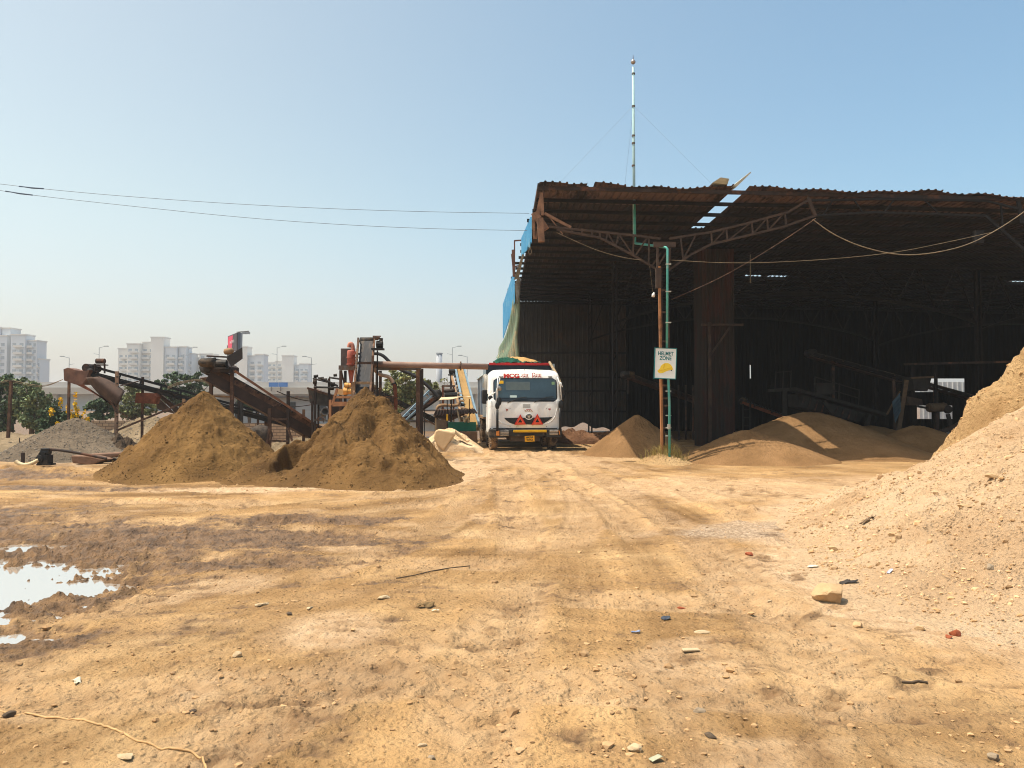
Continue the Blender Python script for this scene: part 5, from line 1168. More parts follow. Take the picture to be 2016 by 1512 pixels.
ob('tub_plinth', MB().bx(at(884,0,28).x, at(940,0,28).x, 28.0, 28.4, -.1, at(0,850,28).z), mat('brown_block', S(140,104,78), S(112,84,64), 5, .9), loc=tuple(at(910,860,28)), label='low brown plinth under the green panel', cat='plinth')
pip = MB(); pip.tube([at(905,829,27.9), at(900,806,28.2)], .03, 8); ob('timber_prop', pip, bpy.data.materials['pale_timber'], loc=tuple(at(905,829,27.9)), label='pale leaning prop above the green panel', cat='prop')
rag = MB(); rag.grid(np.array([[at(912+j*2.2+1.5*math.sin(i*1.7), 820+i*2.2+1.2*math.sin(j*2), 28.1+.12*math.sin(i+j*1.3)) for j in range(6)] for i in range(6)])); o_ = ob('rag', rag, mat('pale_cloth', S(206,184,150), S(180,156,122), 6, .9), smooth=True, loc=tuple(at(918,832,28.1)), label='crumpled pale cloth hanging over the edge of the green panel', cat='cloth'); o_.modifiers.new('thick','SOLIDIFY').thickness = .02
sl_ = MB(); pplate(sl_, [(856,849),(862,845),(892,850),(896,856),(884,872),(873,889),(860,874),(853,862)], 25.4, .5); ob('concrete_slab', sl_, mat('cream_slab', S(226,198,156), S(212,180,138), 3, .9, 0, .01, 20), loc=tuple(at(870,880,25.4)), label='pale cream slab of broken concrete between the sand pile and the truck', cat='slab', bevel=.05)
sl_ = MB(); pplate(sl_, [(896,846),(900,850),(918,866),(925,866),(921,872),(905,862),(895,854)], 26.2, .3); ob('concrete_slab', sl_, bpy.data.materials['cream_slab'], loc=tuple(at(910,866,26.2)), label='narrow tilted tan slab on the pale sand heap by the truck wheel', cat='slab', bevel=.03)
# left yard: pump, hose, stake, slabs, cable post
pu = thing('water_pump', 'black engine pump on the mud with a long black pipe at the far left', 'pump', at(90,914,19.6))
q = MB(); c = at(89,904,19.6); q.box(c, (.26,.25,.22)); q.lathe(c+Vector((-.05,-.14,.02)), (0,-1,0), [(0,.03),(0,.09),(.04,.09),(.05,.03)], 12); q.box(c+Vector((.03,0,-.13)), (.34,.28,.04)); q.box(c+Vector((-.03,0,.13)), (.16,.2,.08)); ob('engine', q, dkiron, pu)
q = MB(); c = at(91,890,19.6); q.lathe(c-Vector((.12,0,0)), (1,0,0), [(0,.03),(0,.08),(.22,.08),(.22,.03)], 12); q.box(c+Vector((0,0,.07)), (.2,.16,.05)); ob('fuel_tank', q, blackp, pu)
ob('pipe', MB().tube(smooth_pts(through([(77,905),(78,893),(86,886),(98,884),(140,889),(210,903)],19.6)), .035, 8), rustdk, pu, smooth=True)
wire('hose', smooth_pts(through([(31,908),(37,913),(50,916),(64,912),(75,906)],19.4)), .05, mat('cream_hose', S(226,204,164), S(206,182,142), 5, .6), 'thick cream hose lying beside the black pump', 'hose')
ob('stake', MB().bar(at(45,915,20), at(45,891,20), .07, .06), rustdk, loc=tuple(at(45,915,20)), label='short rusty stake in the mud left of the pump', cat='stake')
ob('thin_stake', MB().bar(at(38.5,885,23), at(38.5,862,23), .02), rustdk, loc=tuple(at(38.5,885,23)), label='thin stake in front of the pale gravel bank', cat='stake')
q = MB(); pplate(q, [(139,897),(178,898),(206,905),(180,916),(142,912)], 20.2, .5); ob('concrete_block', q, mat('brown_concrete', S(136,104,84), S(108,84,68), 4, .9, 0, .01, 20), loc=tuple(at(165,915,20.2)), label='flat brown concrete block under the pump pipe', cat='block', bevel=.03)
q = MB(); pplate(q, [(163,895),(236,891),(246,893),(240,897),(205,903),(168,899)], 20.9, .6); ob('concrete_block', q, bpy.data.materials['brown_concrete'], loc=tuple(at(205,903,20.9)), label='long low brown slab behind the pump pipe', cat='block', bevel=.03)
cpst = at(17, 865, 24)
ps = thing('cable_post', 'rusty thin post carrying sagging cables at the far left', 'post', cpst)
ob('pole', MB().bar(at(16,862,24), at(22,751,24), .08), rust, ps); ob('arm', MB().bar(at(16,751,24), at(28,750,24), .05, .04), rustdk, ps)
for k, dy in enumerate((0, 3)):
    wire('cable', smooth_pts(through([(-20,756+dy),(0,752+dy),(16,748+dy*.5),(28,749+dy),(60,757+dy),(90,760+dy*.6),(124,747)],24)), .010, palec, ('upper','lower')[k]+' pale cable sagging from the thin rusty post to the rusty chute', group=None)
for k, dy in enumerate((0, 2, 4)):
    wire('cable', smooth_pts(through([(330,762+dy),(350,752+dy),(385,747+dy*.5),(402,748+dy),(414,756+dy)],24)), .009, palec, ('topmost','middle','lowest')[k]+' of three pale cables arching over the conveyor before the drum head')
bw = MB(); bw.bx(at(182,0,30.5).x, at(262,0,30.5).x, 30.5, 30.75, -.1, at(0,828,30.5).z)
brick = bpy.data.materials.new('old_brick'); nt, N, L = nodes(brick); b = N["Principled BSDF"]; b.inputs['Roughness'].default_value = .9
tc = N.new("ShaderNodeTexCoord"); br_ = N.new("ShaderNodeTexBrick"); br_.inputs['Scale'].default_value = 2.0; br_.inputs['Color1'].default_value = (*S(172,146,118),1); br_.inputs['Color2'].default_value = (*S(150,126,104),1); br_.inputs['Mortar'].default_value = (*S(104,88,74),1); br_.inputs['Mortar Size'].default_value = .03
mp = N.new("ShaderNodeMapping"); mp.inputs['Rotation'].default_value = (math.pi/2,0,0); L.new(tc.outputs['Object'], mp.inputs[0]); L.new(mp.outputs[0], br_.inputs['Vector']); L.new(br_.outputs[0], b.inputs['Base Color'])
ob('brick_wall', bw, brick, loc=tuple(at(220,870,30.5)), label='low pale brick wall behind the grey gravel cone', cat='wall')
bw = MB(); bw.bx(at(480,0,31).x, at(610,0,31).x, 31, 31.25, -.1, at(0,833,31).z); ob('brick_wall', bw, brick, loc=tuple(at(545,870,31)), label='low grey block wall behind the conveyor legs in the middle of the yard', cat='wall')
dm = thing('dark_tank', 'rounded dark rubble lump beside the conveyor legs', 'lump', at(510,870,26)); ob('lump', MB().lathe(at(512,858,26), (1,.2,.1), [(-.45,.05),(-.35,.28),(0,.40),(.3,.3),(.42,.05)], 14), mat('dark_lump', S(84,72,62), S(54,47,42), 5, .9, 0, .03, 14), dm, smooth=True)
# sheds far behind the conveyors
fs = thing('low_building', 'long pale low shed wall seen between the conveyors under the flyover', 'shed', at(560,800,62))
ob('wall', MB().bx(at(440,0,62).x, at(660,0,62).x, 62, 70, -.1, at(0,783,62).z), mat('pale_grey_sheet', S(176,176,174), S(154,156,156), .4, .8, stretch=(1,1,8)), fs); ob('roof', MB().bx(at(436,0,61.5).x, at(664,0,61.5).x, 61.5, 70.5, at(0,783,62).z+.003, at(0,779,62).z), greymt, fs)
for x, w in ((470,14),(520,20),(575,12),(630,16)): ob('opening', MB().bx(at(x,0,61.9).x, at(x+w,0,61.9).x, 61.92, 62.05, .3, at(0,792,62).z), mat('dark_opening', S(60,62,64)) if 'dark_opening' not in bpy.data.materials else bpy.data.materials['dark_opening'], fs)
fs2 = thing('boundary_wall', 'pale boundary wall with dark rails behind the gantry and ladder', 'wall', at(800,840,45))
ob('wall', MB().bx(at(740,0,45).x, at(935,0,45).x, 45, 45.2, -.1, at(0,815,45).z), mat('whitish_wall', S(196,194,188), S(172,170,164), 1, .9), fs2); ob('rail', MB().bar(at(740,808,45), at(935,808,45), .1), greymt, fs2); ob('rail', MB().bar(at(740,829,44.8), at(880,830,44.8), .12), rustdk, fs2)
fn = thing('pale_fence', 'pale corrugated fence outside the opening in the back of the shed', 'fence', at(1930,790,62))
corr(at(1800,0,62).x, at(2040,0,62).x, 62, -.1, at(0,752,62).z, mat('white_sheet_fence', S(206,208,206), S(186,188,188), 2, .6), 'panel', fn, amp=.05, pitch=.4)
ob('rail', MB().bar(at(1800,776,61.5), at(2040,776,61.5), .15), greymt, fn)

# ---------------------------------------------------------------- machines inside the shed
_sand0 = sandst; sandst = mat('dim_tan_steel', S(98,80,60), S(72,58,45), 5, .85)  # darker copy of the tan steel, with the shed's shade in its colour
imet = mat('dim_grey_steel', S(50,47,43), S(36,34,32), 3, .85, 0, 0, c3=S(44,34,29), c3amt=.3)  # grey steel darkened to paint the machines into shade
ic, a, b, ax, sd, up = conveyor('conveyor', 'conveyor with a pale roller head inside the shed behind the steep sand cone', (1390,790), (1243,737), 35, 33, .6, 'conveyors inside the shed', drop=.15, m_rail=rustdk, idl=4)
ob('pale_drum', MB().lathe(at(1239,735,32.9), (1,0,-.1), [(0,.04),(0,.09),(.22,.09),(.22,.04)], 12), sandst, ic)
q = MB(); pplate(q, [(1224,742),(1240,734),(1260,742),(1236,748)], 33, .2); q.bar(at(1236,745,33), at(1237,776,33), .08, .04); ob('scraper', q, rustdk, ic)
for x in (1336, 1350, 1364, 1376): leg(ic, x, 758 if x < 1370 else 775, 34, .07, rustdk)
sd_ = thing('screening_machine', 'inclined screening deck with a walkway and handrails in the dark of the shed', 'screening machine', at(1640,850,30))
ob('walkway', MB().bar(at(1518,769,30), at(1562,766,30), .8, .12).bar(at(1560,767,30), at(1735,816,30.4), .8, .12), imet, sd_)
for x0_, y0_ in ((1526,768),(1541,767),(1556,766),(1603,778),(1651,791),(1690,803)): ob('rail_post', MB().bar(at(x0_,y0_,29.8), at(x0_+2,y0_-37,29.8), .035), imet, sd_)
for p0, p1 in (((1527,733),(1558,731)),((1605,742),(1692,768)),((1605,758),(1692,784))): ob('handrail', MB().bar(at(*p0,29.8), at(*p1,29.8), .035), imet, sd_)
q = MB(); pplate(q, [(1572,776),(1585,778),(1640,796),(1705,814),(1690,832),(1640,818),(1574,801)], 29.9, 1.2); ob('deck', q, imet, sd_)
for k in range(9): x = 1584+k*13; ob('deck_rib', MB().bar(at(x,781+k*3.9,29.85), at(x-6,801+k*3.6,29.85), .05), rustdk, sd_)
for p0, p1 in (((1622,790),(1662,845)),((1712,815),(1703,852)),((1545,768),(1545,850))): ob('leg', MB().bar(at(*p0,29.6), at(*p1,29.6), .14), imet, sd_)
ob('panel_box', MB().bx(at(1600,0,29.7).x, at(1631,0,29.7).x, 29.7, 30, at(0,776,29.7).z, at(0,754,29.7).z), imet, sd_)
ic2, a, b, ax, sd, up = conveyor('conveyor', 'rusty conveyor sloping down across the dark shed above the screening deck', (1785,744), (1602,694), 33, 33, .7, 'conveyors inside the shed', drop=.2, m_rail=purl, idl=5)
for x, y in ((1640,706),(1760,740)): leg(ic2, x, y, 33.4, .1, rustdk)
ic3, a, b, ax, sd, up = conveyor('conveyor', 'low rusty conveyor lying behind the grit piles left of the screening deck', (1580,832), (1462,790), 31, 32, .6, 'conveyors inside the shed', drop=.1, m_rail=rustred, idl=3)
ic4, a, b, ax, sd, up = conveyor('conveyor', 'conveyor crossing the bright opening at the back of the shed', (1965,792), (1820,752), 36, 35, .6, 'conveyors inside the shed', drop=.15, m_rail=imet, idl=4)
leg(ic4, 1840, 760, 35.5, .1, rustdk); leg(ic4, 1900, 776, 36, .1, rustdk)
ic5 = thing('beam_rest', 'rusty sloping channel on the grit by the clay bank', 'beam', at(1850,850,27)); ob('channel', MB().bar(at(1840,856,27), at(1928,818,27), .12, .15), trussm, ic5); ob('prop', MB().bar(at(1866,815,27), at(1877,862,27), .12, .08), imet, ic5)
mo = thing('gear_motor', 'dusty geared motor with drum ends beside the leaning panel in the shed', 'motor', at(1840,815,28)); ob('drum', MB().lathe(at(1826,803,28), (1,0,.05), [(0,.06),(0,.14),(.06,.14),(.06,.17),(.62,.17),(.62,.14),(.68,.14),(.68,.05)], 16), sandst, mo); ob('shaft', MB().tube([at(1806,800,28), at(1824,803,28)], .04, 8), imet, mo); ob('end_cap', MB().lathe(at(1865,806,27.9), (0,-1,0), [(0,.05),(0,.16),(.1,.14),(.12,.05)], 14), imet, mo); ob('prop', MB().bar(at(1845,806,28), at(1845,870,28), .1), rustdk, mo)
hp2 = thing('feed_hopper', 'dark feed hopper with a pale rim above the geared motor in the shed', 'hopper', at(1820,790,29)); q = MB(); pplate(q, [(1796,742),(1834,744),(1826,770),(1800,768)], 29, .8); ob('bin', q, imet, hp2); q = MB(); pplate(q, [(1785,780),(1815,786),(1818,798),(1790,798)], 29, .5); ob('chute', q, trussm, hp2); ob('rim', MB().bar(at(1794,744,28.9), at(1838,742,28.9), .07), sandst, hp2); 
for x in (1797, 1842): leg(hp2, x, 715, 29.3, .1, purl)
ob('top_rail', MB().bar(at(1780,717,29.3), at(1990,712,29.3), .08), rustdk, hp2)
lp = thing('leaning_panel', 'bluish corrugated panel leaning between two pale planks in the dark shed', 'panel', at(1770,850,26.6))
q = MB(); pplate(q, [(1757,791),(1772,774),(1774,808),(1763,832),(1760,815)], 26.6, .03); ob('sheet', q, mat('dim_blue_sheet', S(66,88,98), S(52,72,82), 4, .7), lp)  # blue lowered so the panel carries painted shade
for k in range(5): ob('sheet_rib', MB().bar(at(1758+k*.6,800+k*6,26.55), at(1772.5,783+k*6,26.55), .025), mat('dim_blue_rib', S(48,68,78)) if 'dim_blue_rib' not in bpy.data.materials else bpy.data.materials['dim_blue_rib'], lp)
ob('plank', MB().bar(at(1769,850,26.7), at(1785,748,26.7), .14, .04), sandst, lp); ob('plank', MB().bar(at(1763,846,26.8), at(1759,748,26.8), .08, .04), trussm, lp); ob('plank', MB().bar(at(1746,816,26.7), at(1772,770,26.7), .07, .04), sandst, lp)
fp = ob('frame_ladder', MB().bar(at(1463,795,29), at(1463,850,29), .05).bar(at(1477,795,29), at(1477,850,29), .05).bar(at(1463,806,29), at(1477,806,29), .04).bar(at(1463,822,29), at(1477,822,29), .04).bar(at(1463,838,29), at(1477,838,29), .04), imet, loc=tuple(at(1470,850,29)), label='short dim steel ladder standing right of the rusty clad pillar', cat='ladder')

sandst = _sand0
# ---------------------------------------------------------------- trees and shrubs
def leafmat(name, c1, c2):
    return mat(name, c1, c2, 1.2, .7, island=.45, spec=.2)
lf_dark = leafmat('dark_leaves', S(66,82,58), S(92,108,76)); lf_mid = leafmat('mid_leaves', S(94,108,74), S(122,134,94)); lf_olive = leafmat('olive_leaves', S(112,116,72), S(142,142,96)); lf_yel = mat('yellow_blossom', S(246,200,24), S(232,170,12), 6, .6, island=.15)  # greens lightened and greyed to paint haze into the leaves
bark = mat('bark', S(110,94,78), S(76,64,54), 6, .9, 0, .01, 20)
def leafcloud(blobs, n, size, seed, sx=.55):
    rg = np.random.RandomState(seed); m_ = MB(); vol = np.array([b[1][0]*b[1][1]*b[1][2] for b in blobs])**.7; vol /= vol.sum()
    # sub-clumps inside each blob give an uneven outline with gaps
    cl = []
    for (c, r), p in zip(blobs, vol):
        for _ in range(max(3, int(34*p*len(blobs)**.5))):
            v = rg.normal(size=3); v /= np.linalg.norm(v); cl.append((np.array(c)+v*np.array(r)*rg.uniform(.45,1.02), np.array(r)*rg.uniform(.20,.42)))
    V = []; 
    for i in range(n):
        c, r = cl[rg.randint(len(cl))]; v = rg.normal(size=3); v /= np.linalg.norm(v); p = c+v*r*rg.uniform(.2,1)**.6
        d = rg.normal(size=3); d[2] -= .3; d /= np.linalg.norm(d); e = np.cross(d, rg.normal(size=3)); e /= np.linalg.norm(e); s = size*rg.uniform(.6,1.4)
        V.append([p-d*s*.5, p+e*s*sx*.5, p+d*s*.5, p-e*s*sx*.5])
    V = np.array(V).reshape(-1,3); m_.v = V.tolist(); m_.f = [(4*i,4*i+1,4*i+2,4*i+3) for i in range(n)]; return m_
def tree(label, px, d, blobs_px, n, leaf, m, ybase=None, name='tree', cat='tree', group='trees behind the yard', trunk=.12, seed=1, limbs=True):
    x = at(px, 800, d).x; t = thing(name, label, cat, (x, d, 0), group); bl_s = []
    for bx_, by_, brx, bry in blobs_px:
        c = at(bx_, by_, d); k = d/FPX; bl_s.append(((c.x, d, c.z), (brx*k, brx*k*.8, bry*k)))
    ob('crown', leafcloud(bl_s, n, leaf, seed), m, t)
    tk = MB(); zt = max(b[0][2] for b in bl_s); tk.tube([(x,d,-.2),(x+.05,d,zt*.35),(x-.06,d+.1,zt*.6)], [trunk,trunk*.8,trunk*.5], 8)
    if limbs:
        for c, r in bl_s: tk.tube([(x,d,zt*.28),((x+c[0])/2+.1,d,(zt*.3+c[2])/2),c], [trunk*.5,trunk*.35,trunk*.12], 6)
    ob('trunk', tk, bark, t, smooth=True); return t
tree('dark dense tree at the far left behind the cable post', 22, 36, [(5,750,30,28),(30,775,32,26),(10,800,40,36),(-20,780,30,40),(-5,835,34,26)], 5200, .19, lf_dark, seed=1)
tree('bushy grey green tree between the cable post and the yellow shrub', 62, 35, [(50,762,28,18),(70,780,28,26),(52,800,30,26),(88,800,16,28),(70,830,32,26)], 5200, .17, lf_mid, seed=2)
tree('dark green tree under the flyover behind the yellow flowers', 108, 40, [(98,806,18,22),(85,830,20,30),(112,835,18,24)], 2600, .17, lf_dark, seed=3)
tree('rounded dark bush behind the rusty deflector plate', 195, 38, [(188,805,22,20),(205,815,20,18),(180,825,18,18),(215,800,14,14)], 2800, .17, lf_dark, name='bush', cat='bush', seed=4)
tree('olive green bush behind the perforated post', 262, 40, [(255,780,24,18),(275,790,22,20),(250,805,28,20),(290,805,20,16)], 3200, .17, lf_olive, name='bush', cat='bush', seed=5)
tree('dark spreading tree above the open frame conveyor', 345, 44, [(325,752,22,12),(350,745,26,12),(385,750,24,14),(410,760,20,14),(360,775,40,18),(330,790,30,18)], 4200, .19, lf_dark, seed=6)
tree('dark bush behind the conveyor legs left of centre', 490, 46, [(490,795,14,16),(478,785,10,12),(500,780,10,12)], 1400, .17, lf_dark, name='bush', cat='bush', seed=7)
tree('tall loose olive tree behind the gantry and the bent hose', 800, 36, [(790,760,30,20),(815,750,28,22),(775,778,24,20),(830,775,22,22),(800,795,30,20),(850,755,12,20),(795,735,26,10)], 3000, .20, lf_olive, seed=8, trunk=.09)
tree('small olive bush at the foot of the blue ladder', 790, 34, [(785,815,18,14),(800,822,16,12)], 1000, .14, lf_olive, name='bush', cat='bush', seed=9)
tree('thin bare twiggy tree behind the black hose', 868, 42, [(862,765,10,10),(875,750,10,8)], 120, .12, lf_olive, seed=10, trunk=.05)
# flowering shrub
fsb = tree('broad leaved shrub with upright yellow flower spikes behind the grey gravel cone', 115, 29, [(100,815,18,16),(120,835,24,22),(90,845,18,20),(140,825,20,18),(165,835,14,12)], 2400, .20, lf_dark, name='flowering_shrub', cat='shrub', seed=11, group='trees behind the yard')
for fx, fy, h in ((119,790,14),(149,788,22),(101,811,8),(141,820,14),(165,822,16),(133,805,10),(113,837,8),(172,830,10),(152,810,12)):
    c = at(fx, fy, 28.6); k = 28.6/FPX; ob('flower_spike', leafcloud([((c.x,28.6,c.z),(4*k,4*k,h*k))], 60, .085, fx, .8), lf_yel, fsb)
# dry grass round the post foot
gm = MB(); rg = np.random.RandomState(9)
for i in range(520):
    a, r = rg.uniform(0,6.28), abs(rg.normal(0,.26)); x, y = 4.2+math.cos(a)*r*1.1, 20.72+math.sin(a)*r*.7; z = .27-.4*r*.9; h = rg.uniform(.10,.34); lx, ly = rg.normal(0,.10,2); w = .006
    gm.add([(x-w,y,z-.05),(x+w,y,z-.05),(x+lx*.5+w*.6,y+ly*.5,z+h*.6),(x+lx*1.5,y+ly*1.5,z+h),(x+lx*.5-w*.6,y+ly*.5,z+h*.6)], [(0,1,2,4),(4,2,3)])
ob('dry_grass', gm, mat('straw_grass', S(178,156,92), S(140,124,66), 8, .9, island=.3), kind='stuff', loc=(4.2,20.7,.2), label='tuft of dry straw coloured grass at the foot of the lattice post', cat='grass')

# ---------------------------------------------------------------- flyover, lamps, billboard, towers
FD = 170.0
fy = thing('flyover', 'long pale concrete flyover crossing behind the whole yard', 'flyover', (0, FD, 0))
fyc = mat('flyover_concrete', S(186,178,164), S(172,164,152), .12, .9); fyp = mat('flyover_parapet', S(206,204,198), S(192,190,186), .15, .9)
zt, zd, zb = at(0,752,FD).z, at(0,763,FD).z, at(0,776,FD).z
ob('parapet', MB().bx(-260,30,FD,FD+.4,zd+.003,zt), fyp, fy); ob('deck', MB().bx(-260,30,FD-.6,FD+14,zb,zd), fyc, fy)
ob('retaining_wall', MB().bx(-260,30,FD+2,FD+3,-.5,zb-.003), mat('pale_panel_wall', S(196,196,192), S(180,182,180), .2, .9), fy)
for k in range(18): x = -150+k*9.5; ob('pier', MB().bx(x-.7,x+.7,FD+.4,FD+1.99,-.5,zb-.003), fyc, fy)
lampm_ = mat('lamp_post_grey', S(150,158,164), S(140,148,154), 1, .6)
lamp0 = None
LL = [(616,155+0,145,706,1),(205,0,0,685,1),(551,0,0,685,1),(619,0,0,704,-1),(892,0,0,684,1),(378,0,0,687,-1),(920,0,0,703,-1)]
desc = ['short street lamp on the flyover above the rusty chute','tall street lamp on the flyover behind the chute motor','tall street lamp between the two pale apartment groups','street lamp at the right edge of the farthest apartment block','thin street lamp above the long brown pipe near the sand conveyor','street lamp beside the second apartment block','small street lamp above the sand conveyor next to the shed']
for i, ((px, top_, side_), lb) in enumerate(zip(((147,704,-1),(205,684,1),(551,684,1),(618,704,-1),(892,684,1),(378,686,1),(921,702,-1)), desc)):
    x = at(px, 0, FD+1).x; t = thing('street_lamp', lb, 'street lamp', (x, FD+1, zd), 'street lamps on the flyover'); z = at(px, top_, FD+1).z
    ob('pole', MB().tube([(x,FD+1,zd),(x,FD+1,z)], [.09,.06], 6), lampm_, t); ob('arm', MB().tube([(x,FD+1,z-.1),(x+side_*1.3,FD+1,z+.25)], .06, 5), lampm_, t); ob('lamp_head', MB().box((x+side_*1.6,FD+1,z+.28),(.9,.35,.16)), lampm_, t)
    ob('arm', MB().tube([(x,FD+1,z-1.6),(x-side_*1.2,FD+1,z-1.4)], .05, 5), lampm_, t)
sgn = mat('road_sign_blue', S(48,120,196), S(40,108,184), .4, .5)
for k, (x0_, x1_) in enumerate(((535.5,553),(554,572))):
    t = thing('road_sign', ('blue blank road sign board nearer the conveyor on the flyover parapet','blue blank road sign board on the flyover parapet beside its twin, towards the hopper')[k], 'road sign', at((x0_+x1_)/2, 760, FD-1), 'blue road signs')
    ob('board', MB().bx(at(x0_,0,FD-1).x, at(x1_,0,FD-1).x, FD-1, FD-.9, at(0,761.5,FD-1).z, at(0,753,FD-1).z), sgn, t); ob('bracket', MB().bx(at(x0_+4,0,FD-.8).x, at(x0_+5,0,FD-.8).x, FD-.88, FD-.62, at(0,770,FD-1).z, at(0,755,FD-1).z), greymt, t)
BD = 120
bb_ = thing('billboard', 'red and dark billboard with a lamp arm rising behind the drum head of the conveyor', 'billboard', (at(458,0,BD).x, BD, 0))
p = [at(448.5,662,BD), at(466,655,BD-3), at(466,690,BD-3), at(448.5,692,BD)]
q = MB(); q.prism(p, (.3,.5,0)); ob('panel', q, mat('dark_poster', S(74,62,70), S(62,54,62), .3, .5), bb_)
def bbp(u, v, o=.03): return p[0].lerp(p[1], u).lerp(p[3].lerp(p[2], u), v)-Vector((.02*.6,o,0))
q = MB(); q.add([bbp(.04,.06),bbp(.60,.06),bbp(.44,.95),bbp(.04,.95)], [(0,1,2,3)]); ob('poster', q, mat('pink_red_poster', S(226,70,104), S(214,52,88), .5, .5), bb_)
ux = (p[1]-p[0]).normalized(); uy = (p[0]-p[3]).normalized(); un = ux.cross(uy); c_ = bbp(.5,.45,.06)
text('lettering', 'NOW 8', .62, white, Matrix((( ux.x,uy.x,un.x,c_.x),(ux.y,uy.y,un.y,c_.y),(ux.z,uy.z,un.z,c_.z),(0,0,0,1))), bb_, sx=.9)
q = MB(); q.prism([at(469,654,BD-3),at(473,655,BD),at(472,692,BD),at(468,692,BD-3)], (.2,.5,0)); ob('side_panel', q, mat('slate_panel', S(70,84,104), S(60,72,92), .4, .5), bb_)
ob('lamp_arm', MB().bar(at(466,654,BD-3), at(490,652,BD-3), .12).bar(at(476,655,BD-3), at(490,652,BD-3), .1), greymt, bb_)
for x in (479, 483, 486, 490): ob('flood_lamp', MB().box(at(x,655.5,BD-3), (.28,.3,.35)), lampm_, bb_)
ob('pole', MB().tube([(at(459,0,BD+.6).x,BD+.8,-.1),(at(459,0,BD+.6).x,BD+.8,p[3].z+1)], .5, 12), greymt, bb_)
ch = thing('chimney_mast', 'pale tall monopole mast far behind the gantry', 'mast', (at(865,0,200).x, 200, 0)); ob('shaft', MB().tube([(at(865,0,200).x,200,-.1),at(865,697,200)], [.95,.75], 12), mat('pale_mast_far', S(172,176,182)), ch, smooth=True); ob('cap', MB().lathe(at(865,697,200), (0,0,1), [(0,.9),(.3,.9),(.3,.3)], 12), lampm_, ch)
wallA = mat('pale_apartment_wall', S(230,226,218), S(222,218,210), .05, .85); wallB = mat('grey_apartment_wall', S(208,214,220), S(200,206,212), .05, .85); cream = mat('cream_panel', S(206,178,140), S(196,168,132), .1, .85)  # walls paled to paint in haze, the grey one toned as the shaded faces
winm = mat('apartment_window', S(152,164,174), S(138,150,160), .6, .3); balm = mat('balcony_slab', S(216,212,204), S(206,202,196), .1, .85)  # windows and slabs paled too, distance haze put into the colour
def tower(label, d, blocks, floors_h=3.2, seed=0, dep=8):
    """blocks: (px0, px1, ytop, depth offset, material, columns)"""
    rg = random.Random(seed); xs = [at((b[0]+b[1])/2,0,d).x for b in blocks]; t = thing('apartment_block', label, 'apartment block', (sum(xs)/len(xs), d, 0), 'apartment blocks beyond the flyover'); count = 0; wmesh = {}; bmesh_ = {}
    for (p0, p1, yt, do, m_, nc_) in blocks:
        p0, p1 = p0-(1008-p0)*dep*.5/d, p1-(1008-p1)*dep*.5/d-1.5
        x0_, x1_ = at(p0,0,d).x, at(p1,0,d).x; zt = at(0,yt,d).z
        wl = ob('wall', MB().bx(x0_,x1_,d+do,d+do+dep,-1,zt), m_, t)
        ob('parapet', MB().bx(x0_-.3,x1_+.3,d+do-.3,d+do+dep+.3,zt+.003,zt+.6), balm, t)
        nf = int(zt/floors_h); cw = (x1_-x0_)/max(nc_,1)
        for f in range(2, nf):
            for c in range(nc_):
                if count >= 96: break
                count += 1; xc = x0_+cw*(c+.5); z = f*floors_h; w = min(1.9, cw*.55)
                key = round(w,1)
                if key not in wmesh: 
                    o = ob('window', MB().bx(-w/2,w/2,-.04,.25,0,1.6), winm, t); wmesh[key] = o.data
                else:
                    o = bpy.data.objects.new('window', wmesh[key]); COL.objects.link(o); o.parent = t
                o.data = wmesh[key]; o.location = Vector((xc, d+do, z+.7))-Vector(t.location) if o.data is not None else None
                OFF[o.name] = (0,0,0)
        # mesh built at origin: shift first ones
        if nc_ > 0:
            for f in range(2, nf):
                if (f + int(p0)) % 1 == 0:
                    bw_ = (x1_-x0_)*.62; key = round(bw_,1)
                    xb = x0_+(x1_-x0_)*(.36 if int(p0) % 2 else .60)
                    if key not in bmesh_:
                        q = MB(); q.bx(-bw_/2,bw_/2,-1.5,0,0,.25); q.bx(-bw_/2,bw_/2,-1.5,-1.4,.253,1.1); bmesh_[key] = None; o = ob('balcony', q, balm, t); bmesh_[key] = o.data
                    else:
                        o = bpy.data.objects.new('balcony', bmesh_[key]); COL.objects.link(o); o.parent = t
                    o.location = Vector((xb, d+do, f*floors_h))-Vector(t.location); 
    return t
def fixoff():  # meshes of windows and balconies were made round the origin: undo the parent offset baked into them
    done = set()
    for o in bpy.data.objects:
        if o.name.split('.')[0] in ('window','balcony') and o.data.name not in done:
            done.add(o.data.name); p_ = o.parent.location; o.data.transform(Matrix.Translation(p_))
tower('grey apartment block at the far left edge with stacked wide balconies', 380, [(-30,6,668,4,wallB,2),(5,18,645,2,wallB,1),(18,36,646,3,wallB,1),(3,37,662,0,wallB,2),(36,44,668,3,wallB,0),(43,72,660,0,wallB,2),(71,90,671,2,wallB,2),(88,94,707,3,wallB,1)], 3.3, 1)
tower('pale apartment block between the flyover lamps, stepped up to a tall middle stair tower', 420, [(237,248,707,8,wallA,1),(242,266,686,4,wallA,2),(266,292,678,0,wallA,2),(290,316,674,3,wallA,2),(312,338,665,0,wallA,0),(337,362,684,1,wallB,2),(362,377,683,3,wallB,1),(374,382,695,8,wallB,1)], 3.3, 2)
tower('pale apartment block right of the drum head with a tall plain slab tower', 430, [(385,402,704,6,wallA,1),(400,428,697,4,wallA,2),(426,462,708,2,wallA,2),(462,480,690,3,wallB,1),(478,499,684,0,wallA,0),(497,515,701,2,wallB,1),(513,531,699,0,wallB,1)], 3.3, 3)
